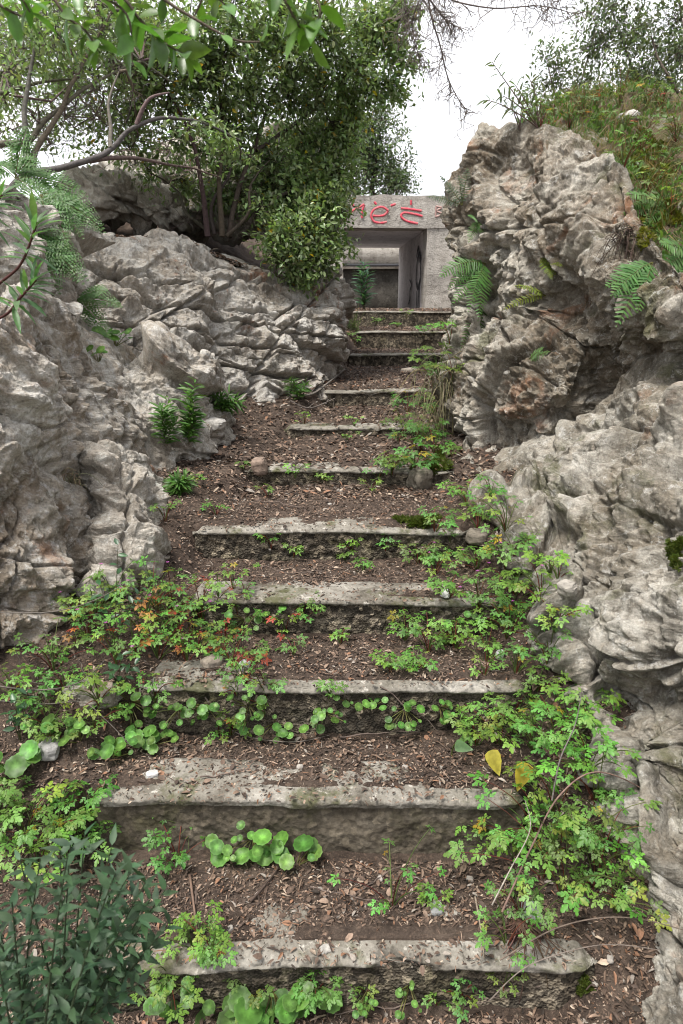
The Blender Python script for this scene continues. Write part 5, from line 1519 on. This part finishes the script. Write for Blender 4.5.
# ------------------------------------------------------------------ hillside ground cover (stuff)
mb = MB()
for c_ in range(250):
    u, v = RNG.uniform(0.20, 0.66), RNG.uniform(0.03, 0.97)
    c0 = HILL[int(u * 159), int(v * 159)]
    k = int(RNG.integers(14, 60)); rad = RNG.uniform(0.04, 0.16)
    kind = RNG.random()
    iu = np.clip((u + RNG.normal(0, 0.012, k)) * 159, 0, 159).astype(int); iv = np.clip((v + RNG.normal(0, 0.02, k)) * 159, 0, 159).astype(int)
    P = HILL[iu, iv] + RNG.normal(0, rad * 0.35, (k, 3)) * np.array([1, 1, 0])
    fw = RNG.normal(0, 0.6, (k, 3)); fw[:, 2] = np.abs(fw[:, 2]) + 0.45
    fw = fw + np.array([RNG.normal(0, 0.4), RNG.normal(0, 0.4), 0])
    if kind < 0.45: col, ln, tm, wy = (0.09, 0.155, 0.04), (0.015, 0.045), L_OVAL, 0.9
    elif kind < 0.66: col, ln, tm, wy = (0.10, 0.15, 0.045), (0.025, 0.075), L_LANCE, 0.28
    elif kind < 0.90: col, ln, tm, wy = (0.23, 0.175, 0.095), (0.04, 0.12), L_LANCE, 0.16
    else: col, ln, tm, wy = (0.22, 0.11, 0.075), (0.012, 0.03), L_OVAL, 0.6
    Fr = frames(fw, RNG.normal(0, 1, (k, 3))) * RNG.uniform(*ln, k)[:, None, None]
    Fr[:, :, 1] *= wy
    mb.inst(*tm, Fr, P + np.array([0, 0, 1.0]) * (RNG.uniform(0, 0.05, (k, 1)) if kind < 0.42 else 0), jcol(col, k, 0.35))
tag(mb.build('grass', M['leaf']), 'patchy grass and low herbs covering the bank above the rock', 'grass', kind='stuff')

# ------------------------------------------------------------------ dead leaf litter (stuff)
def litter():
    mb = MB()
    PAL = np.array([(0.058, 0.041, 0.032), (0.098, 0.067, 0.050), (0.15, 0.102, 0.074), (0.215, 0.152, 0.113), (0.30, 0.235, 0.18), (0.235, 0.205, 0.178), (0.19, 0.103, 0.063), (0.036, 0.027, 0.021)])
    PW = np.array([0.19, 0.22, 0.18, 0.14, 0.06, 0.05, 0.08, 0.08])
    chip = tmpl_leaf(0.25, 0.25, 0.45, (0, 0.3, 0.7, 1.0), (0.3, 1.0, 0.8, 0.1))
    shard = (np.array([(0, -0.12, 0), (0.5, -0.2, 0.05), (1, -0.08, 0), (1, 0.1, 0.0), (0.45, 0.17, 0.06), (0, 0.1, 0)]), np.array([(0, 1, 4), (0, 4, 5), (1, 2, 3), (1, 3, 4)]))

    def scatter(n, x0, x1, y0, y1, s0, s1, tm, lift, flat):
        y = y0 * (y1 / y0) ** RNG.uniform(0, 1, n) if y0 > 0 else RNG.uniform(y0, y1, n)
        x = RNG.uniform(x0, x1, n) + np.clip(y - 5, 0, 8) * 0.1
        z = gz(x, y)
        # keep clear of the bare lips of the steps and the risers
        keep = np.ones(n, bool)
        xl = np.interp(y, _ly, _lx); xr = np.interp(y, _ly, _rx)
        ins = (x > xl) & (x < xr)
        for d in SY:
            lipw = (0.05 if d > 1.8 else 0.075) + 0.03 * vnoise(np.stack([x * 6, x * 0 + d, x * 0], 1), 3)
            on = ins & (y > d - 0.012) & (y < d + lipw)
            keep &= ~(on & (RNG.random(n) < 0.74))
        for (d, zz, zb, l, r) in STEPS:
            on = (y > d - 0.012) & (y < d + 0.10) & ins
            z = np.where(on, zz + 0.004, z)
        x, y, z = x[keep], y[keep], z[keep]
        n = len(x)
        az = RNG.uniform(0, 6.283, n)
        fw = np.stack([np.cos(az), np.sin(az), RNG.normal(0, flat, n)], 1)
        up = np.stack([RNG.normal(0, flat, n), RNG.normal(0, flat, n), np.ones(n)], 1)
        s = RNG.uniform(s0, s1, n) * RNG.uniform(0.6, 1.0, n)
        c = PAL[RNG.choice(len(PAL), n, p=PW)] * RNG.uniform(0.75, 1.25, (n, 1))
        Mx = frames(fw, up) * s[:, None, None]
        Mx[:, :, 1] *= RNG.uniform(0.5, 1.5, n)[:, None]
        mb.inst(*tm, Mx, np.stack([x, y, z + lift * RNG.uniform(0.2, 1, n)], 1), c)

    scatter(46000, -1.1, 1.2, 0.95, 3.6, 0.007, 0.02, shard, 0.006, 0.35)
    scatter(60000, -1.1, 1.2, 0.95, 3.6, 0.004, 0.010, shard, 0.005, 0.4)
    scatter(10500, -1.1, 1.2, 0.95, 3.6, 0.013, 0.032, chip, 0.010, 0.35)
    scatter(1800, -1.1, 1.2, 0.95, 3.6, 0.025, 0.055, (shard[0] * np.array([1, 0.28, 1]), shard[1]), 0.010, 0.15)
    scatter(26000, -1.9, 1.6, 3.3, 13, 0.015, 0.04, shard, 0.012, 0.4)
    scatter(11000, -1.9, 1.6, 3.3, 13, 0.022, 0.055, chip, 0.016, 0.4)
    # ledge under the shrub
    n = 6000
    P = LEDGE[RNG.integers(0, 60, n), RNG.integers(0, 160, n)] + RNG.normal(0, 0.02, (n, 3)) * np.array([1, 1, 0.3])
    az = RNG.uniform(0, 6.283, n)
    fw = np.stack([np.cos(az), np.sin(az), RNG.normal(0, 0.3, n)], 1); up = np.stack([RNG.normal(0, 0.3, n), RNG.normal(0, 0.3, n), np.ones(n)], 1)
    mb.inst(*chip, frames(fw, up) * RNG.uniform(0.02, 0.06, n)[:, None, None], P + np.array([0, 0, 0.015]), PAL[RNG.choice(len(PAL), n, p=PW)])
    # debris lying in folds of the rocks' feet
    tag(mb.build('leaf_litter', M['litter'], smooth=False), 'brown bark chips and dead leaves strewn over the treads', 'litter', kind='stuff')


litter()


# ------------------------------------------------------------------ loose stones, twigs, moss
def stone(px, py, size, label, col=(0.36, 0.35, 0.33), flat=0.6, name='stone', seed=0, sink=0.25, group=None):
    p, n = hit(px, py)
    nu, nv = 40, 26
    th = np.linspace(0, 2 * math.pi, nu, endpoint=False); ph = np.linspace(0.05, math.pi - 0.05, nv)
    T_, P_ = np.meshgrid(th, ph)
    sx = lambda a: np.sign(a) * np.abs(a) ** 0.6
    V = np.stack([sx(np.cos(T_) * np.sin(P_)), sx(np.sin(T_) * np.sin(P_)) * 0.8, sx(np.cos(P_)) * flat], -1).reshape(-1, 3)
    f1, f2, best, hid = worley(V * 0.9 + seed * 3.1, seed)
    V = V * (1 + 0.22 * (_r(hid) - 0.5) + 0.12 * fbm(V * 2.2 + seed, 4, seed))[:, None] * size
    a = RNG.uniform(0, 6.28); R = rotm('Z', math.degrees(a)) @ rotm('X', RNG.uniform(-12, 12))
    V = V @ R.T
    V[:, 2] += size * flat * (1 - 2 * sink)
    ii = np.arange(nv - 1)[:, None] * nu; jj = np.arange(nu)[None]; kk = (jj + 1) % nu
    Q = np.stack([ii + jj, ii + nu + jj, ii + nu + kk, ii + kk], -1).reshape(-1, 4)
    mb = MB()
    mb.add(np.vstack([V, V[:nu].mean(0), V[-nu:].mean(0)]), quads=Q, tris=[((a + 1) % nu, a, nu * nv) for a in range(nu)] + [((nv - 1) * nu + a, (nv - 1) * nu + (a + 1) % nu, nu * nv + 1) for a in range(nu)], col=col)
    o = mb.build(name, M['stone'], smooth=False); o.location = Vector(p)
    tag(o, label, 'stone', group)


stone(244, 668, .023, 'white angular stone on the third tread among reddish herbs', (0.46, 0.46, 0.46), .8, seed=1)
stone(212, 664, .035, 'brownish flat stone just left of the white angular one', (0.26, 0.22, 0.18), .5, seed=2)
stone(50, 752, .038, 'grey rounded stone between the big-leaved pennyworts on the left', (0.28, 0.27, 0.26), .7, seed=3)
stone(152, 775, .018, 'white splinter of stone on the left of the second tread', (0.42, 0.41, 0.40), .45, seed=4)
stone(420, 485, .07, 'mossy squared stone block at the right end of the sixth step', (0.17, 0.15, 0.12), .9, seed=5)
stone(436, 910, .022, 'flat grey stone chip half buried behind the lowest step', (0.27, 0.27, 0.265), .4, seed=6)
stone(530, 915, .035, 'flat grey slab chip under the thicket by the lowest step', (0.25, 0.25, 0.25), .35, seed=7)
stone(326, 950, .016, 'pale chip lying on the middle of the lowest step', (0.30, 0.285, 0.26), .4, seed=8)
stone(214, 427, .07, 'pale flat stone beside the arching weed under the rock wall', (0.42, 0.40, 0.37), .5, seed=9)
stone(445, 595, .022, 'small white pebble on the fourth step edge', (0.5, 0.5, 0.48), .7, seed=10)
stone(500, 656, .02, 'small pale pebble in the herbs right of the third tread', (0.46, 0.46, 0.45), .7, seed=11)
stone(566, 592, .03, 'light stone wedged between the herbs and the slab rock', (0.26, 0.24, 0.21), .8, seed=12)
stone(478, 540, .055, 'brown-grey stone under herbs at the right end of the fifth step', (0.15, 0.13, 0.105), .6, seed=13)
stone(410, 372, .10, 'pale flat stone on the tread above the eighth step', (0.42, 0.36, 0.30), .3, seed=14)
stone(260, 470, .05, 'reddish stone at the buried left end of the sixth step', (0.20, 0.15, 0.12), .9, seed=15)
stone(628, 122, .08, 'flat pale rock in the middle of the grassy bank', (0.38, 0.36, 0.33), .4, seed=22)
for i, (px, py) in enumerate(((140, 790), (560, 680), (585, 690), (405, 768), (300, 768), (545, 735), (230, 930), (480, 905), (470, 880), (350, 660), (270, 550), (330, 505), (395, 500), (290, 450), (610, 960), (595, 985), (380, 880), (320, 890))):
    stone(px, py, RNG.uniform(.006, .011), 'thumbnail-sized pale pebble lying in the bark litter', (0.27, 0.245, 0.22), .6, name='pebble', seed=30 + i, group='pebbles in the litter')


def twig(pts, r, label, col=(0.20, 0.17, 0.145), lift=0.012, group=None, side=0):
    P = []
    for q in pts:
        if len(q) == 3: P.append(at(*q))
        else:
            h_, n_ = hit(*q); P.append(h_ + np.array([0, 0, lift]))
    P = np.array(P)
    P = catmull(P, max(10, 7 * len(P)), 0) if len(P) > 2 else wob(P[0], P[1], 12, 0.06)
    c = P[0].copy()
    mb = MB(); mb.tube(P, np.linspace(r, r * 0.45, len(P)), 6, col)
    for k in range(side):
        i = RNG.integers(4, len(P) - 1)
        mb.tube(wob(P[i], P[i] + RNG.normal(0, 0.06, 3) + np.array([0, 0, 0.02]), 7, 0.15), np.linspace(r * 0.5, r * 0.2, 7), 4, col)
    o = mb.build('twig', M['bark'], offset=c); o.location = Vector(c)
    tag(o, label, 'twig', group)


twig([(500, 960, 1.32), (552, 930, 1.34), (600, 918, 1.34), (645, 920, 1.33), (700, 935, 1.3)], .0022, 'long dry brown stem bowing toward the pitted boulder', (0.13, 0.10, 0.08))
twig([(490, 1000, 1.25), (530, 965, 1.28), (600, 945, 1.28), (660, 950, 1.25)], .0018, 'thin dry stem crossing low in front of the pitted boulder', (0.17, 0.14, 0.12))
twig([(492, 905, 1.42), (510, 870, 1.45), (530, 830, 1.48), (525, 800, 1.5)], .0022, 'whitish crooked stem rising from the root tuft by the lowest step', (0.34, 0.30, 0.26))
twig([(502, 912, 1.42), (530, 850, 1.5), (560, 795, 1.55), (600, 772, 1.6), (655, 800, 1.6), (652, 840, 1.58)], .003, 'arched brown stem looping over the thicket onto the pitted boulder', (0.17, 0.11, 0.09))
twig([(552, 800, 1.6), (560, 760, 1.6), (575, 725, 1.6), (582, 690, 1.6)], .0025, 'upright grey stem standing in the thicket before the slab rock', (0.22, 0.19, 0.18))
twig([(-10, 685, 1.95), (40, 690, 1.95), (80, 682, 1.95), (105, 660, 1.97)], .0028, 'grey forked twig across the foot of the huge boulder', (0.12, 0.105, 0.09), side=5)
twig([(-10, 700, 1.95), (45, 704, 1.95), (82, 702, 1.93), (108, 722, 1.9), (130, 745, 1.88)], .0024, 'grey branching twig under the undercut stone block', (0.12, 0.105, 0.09), side=5)
twig([(-10, 612, 2.05), (50, 612, 2.05), (95, 600, 2.1), (130, 580, 2.2)], .0022, 'thin grey twig lying against the middle of the huge boulder', (0.13, 0.115, 0.1), side=3)
twig([(190, 878), (193, 900), (198, 940), (202, 962)], .0045, 'bent brown stick hanging over the lowest step by the broom bush', (0.15, 0.10, 0.075))
twig([(250, 905), (262, 892), (285, 862)], .005, 'dark curved root lying in the litter above the lowest step', (0.07, 0.05, 0.04))
twig([(475, 900), (480, 930), (484, 962)], .003, 'straw-coloured stick leaning over the lowest step edge', (0.26, 0.21, 0.16))
twig([(290, 400), (312, 398), (330, 385), (345, 372)], .012, 'fallen grey branch where the rock wall meets the eighth step', (0.17, 0.15, 0.13), 0.03, side=4)
twig([(290, 405), (310, 412), (335, 402)], .008, 'forked pale stick beside the fallen grey branch', (0.2, 0.17, 0.15), 0.03, side=3)
twig([(205, 700), (235, 735), (290, 745), (330, 738)], .003, 'thin dry stalk trailing below the pennywort row', (0.18, 0.15, 0.13))
for (a, b) in (((340, 740), (420, 735)), ((310, 890), (380, 905)), ((200, 780), (250, 772)), ((420, 1005), (330, 1015)), ((380, 690), (440, 735)), ((260, 570), (330, 575)), ((300, 510), (250, 505)), ((400, 870), (350, 900)), ((560, 985), (470, 1010)), ((230, 500), (180, 470))):
    twig([a, b], RNG.uniform(.0018, .003), 'short dry twig lying flat in the bark litter', (0.13, 0.10, 0.085), 0.012, 'short twigs in the litter')

# dry root tuft by the lowest step
p, n = hit(520, 928)
root = empty('root_tuft', p, 'brown shaggy tuft of dead roots at the right end of the lowest step', 'root tuft')
mb = MB()
for k in range(70):
    e = np.array([RNG.normal(0.02, 0.06), -abs(RNG.normal(0.02, 0.04)), RNG.uniform(-0.16, 0.03)])
    mb.tube(bez(np.array([RNG.normal(0, 0.015), 0, 0.03]), np.array([e[0] * 0.6, e[1] - 0.03, 0.045]), e, 7), np.linspace(0.0022, 0.0009, 7), 4, jcol((0.10, 0.060, 0.042), 1, 0.35)[0])
mb.build('root', M['bark'], root)

# root mats under ferns on the rock, dry grass beside the upper steps
for (bx, by, nn, ln, col, lab, nm, down) in ((625, 245, 90, 0.16, (0.07, 0.05, 0.038), 'dark hanging root mat under the overhanging bank edge', 'root_tuft', True),
                                             (448, 385, 110, 0.34, (0.23, 0.20, 0.12), 'straw-coloured dry grass tuft hanging at the left foot of the tall rock face', 'grass_tuft', True),
                                             (446, 425, 80, 0.30, (0.20, 0.19, 0.10), 'dry grass tuft beside the trailing herbs near the seventh step', 'grass_tuft', True),
                                             (352, 330, 60, 0.25, (0.13, 0.18, 0.06), 'green grass tuft at the rock wall corner by the tenth step', 'grass_tuft', False),
                                             (70, 480, 90, 0.10, (0.24, 0.20, 0.13), 'wispy dry grass tuft in a fold of the huge boulder', 'grass_tuft', True)):
    p, n = hit(bx, by)
    root = empty(nm, p, lab, 'root tuft' if nm == 'root_tuft' else 'grass tuft')
    mb = MB()
    for k in range(nn):
        e = np.array([RNG.normal(0, 0.35), RNG.normal(-0.2, 0.25), (-1 if down else 1) * RNG.uniform(0.2, 0.9)]) * ln
        b = np.array([RNG.normal(0, 0.2), 0, RNG.normal(0, 0.2)]) * ln
        mb.tube(bez(b, b + np.array([e[0] * 0.6, e[1], 0.35 * ln]), b + e, 7), np.linspace(0.0020, 0.0008, 7) * (1 + p[1] * 0.12), 3, jcol(col, 1, 0.3)[0])
    mb.build('blade' if nm == 'grass_tuft' else 'root', M['bark'], root)


def moss(px, py, rx, ry, label, n=900, col=(0.075, 0.10, 0.018)):
    mb = MB()
    c, _ = hit(px, py)
    pos, nr = [], []
    for i in range(n):
        a = RNG.uniform(0, 6.28); r = math.sqrt(RNG.uniform(0, 1))
        rr = r * (0.75 + 0.35 * math.sin(3 * a + px) + 0.2 * math.sin(7 * a))
        p, nn = hit(px + rx * rr * math.cos(a), py + ry * rr * math.sin(a))
        if np.linalg.norm(p - c) < 0.45: pos.append(p); nr.append(nn)
    pos, nr = np.array(pos), np.array(nr)
    k = len(pos)
    for lay in range(3):
        s = 0.006 * (0.5 + c[1] / 3) * RNG.uniform(0.7, 1.4, k)
        mb.inst(*L_TINY, frames(nr + RNG.normal(0, 0.6, (k, 3)), RNG.normal(0, 1, (k, 3))) * (s * 2.0)[:, None, None], pos - c + nr * 0.002, jcol(col, k, 0.35))
    o = mb.build('moss', M['leaf']); o.location = Vector(c)
    tag(o, label, 'moss', kind='stuff')


moss(418, 522, 24, 5, 'green moss cushion on the right end of the fifth step')
moss(426, 468, 12, 5, 'moss capping the squared stone block by the sixth step')
moss(440, 462, 10, 12, 'moss at the foot of the tall rock face by the sixth step')
moss(676, 552, 7, 16, 'moss patch on the slab rock at the frame edge')
moss(655, 215, 22, 30, 'yellow-green moss on the bank over the tall rock face', 1500, (0.13, 0.13, 0.02))
moss(640, 165, 40, 30, 'mossy sward on the upper bank', 1500, (0.11, 0.12, 0.025))
moss(585, 985, 7, 9, 'brown-green moss at the whitish foot of the pitted boulder')

# ------------------------------------------------------------------ camera, light, sky
cam = bpy.data.cameras.new('camera'); co = bpy.data.objects.new('camera', cam); COL.objects.link(co)
cam.sensor_fit = 'VERTICAL'; cam.sensor_height = 36; cam.sensor_width = 24
cam.lens = 683.0 / 1024 * 36
co.location = (0, 0, CZ); co.rotation_euler = (math.pi / 2 - PITCH, 0, 0)
cam.clip_start = 0.05; cam.clip_end = 1000
cam.dof.use_dof = True; cam.dof.focus_distance = 3.2; cam.dof.aperture_fstop = 7.0
SC.camera = co

EL, ROT = math.radians(66), math.radians(225)
w = bpy.data.worlds.new('World'); SC.world = w; w.use_nodes = True
nt = w.node_tree; nt.nodes.clear(); N = NT(nt)
sky = N.n('ShaderNodeTexSky', sky_type='NISHITA'); sky.sun_disc = False; sky.sun_elevation = EL; sky.sun_rotation = ROT
sky.air_density = 1.0; sky.dust_density = 4.0
tc = N.n('ShaderNodeTexCoord')
cn = N.noise(tc.outputs['Generated'], 1.6, 5, 0.55, 0.3)
cloud = N.ramp(cn, [(0.3, (0.86, 0.88, 0.93)), (0.7, (1.0, 1.0, 1.02))])
vm = N.n('ShaderNodeVectorMath', operation='SCALE'); vm.inputs['Scale'].default_value = 10.0
N.l(cloud, vm.inputs[0])
c = N.mix(0.88, sky.outputs[0], vm.outputs[0])
bg = N.n('ShaderNodeBackground'); bg.inputs['Strength'].default_value = 0.066
N.l(c, bg.inputs['Color'])
wo = N.n('ShaderNodeOutputWorld'); N.l(bg.outputs[0], wo.inputs[0])

sl = bpy.data.lights.new('sun', 'SUN'); so = bpy.data.objects.new('sun', sl); COL.objects.link(so)
sl.energy = 3.0; sl.angle = math.radians(20); sl.color = (1.0, 0.96, 0.895)
dv = Vector((math.sin(ROT) * math.cos(EL), math.cos(ROT) * math.cos(EL), math.sin(EL)))
so.rotation_euler = dv.to_track_quat('Z', 'Y').to_euler()

SC.view_settings.view_transform = 'Standard'; SC.view_settings.look = 'None'
SC.view_settings.exposure = 1.27; SC.view_settings.gamma = 1.0; SC.view_settings.use_curve_mapping = False
SC.cycles.use_denoising = True; SC.cycles.pixel_filter_type = 'BLACKMAN_HARRIS'; SC.cycles.filter_width = 1.0
SC.cycles.max_bounces = 6; SC.cycles.diffuse_bounces = 3; SC.cycles.glossy_bounces = 2; SC.cycles.transmission_bounces = 3
SC.cycles.use_adaptive_sampling = True; SC.cycles.adaptive_threshold = 0.02
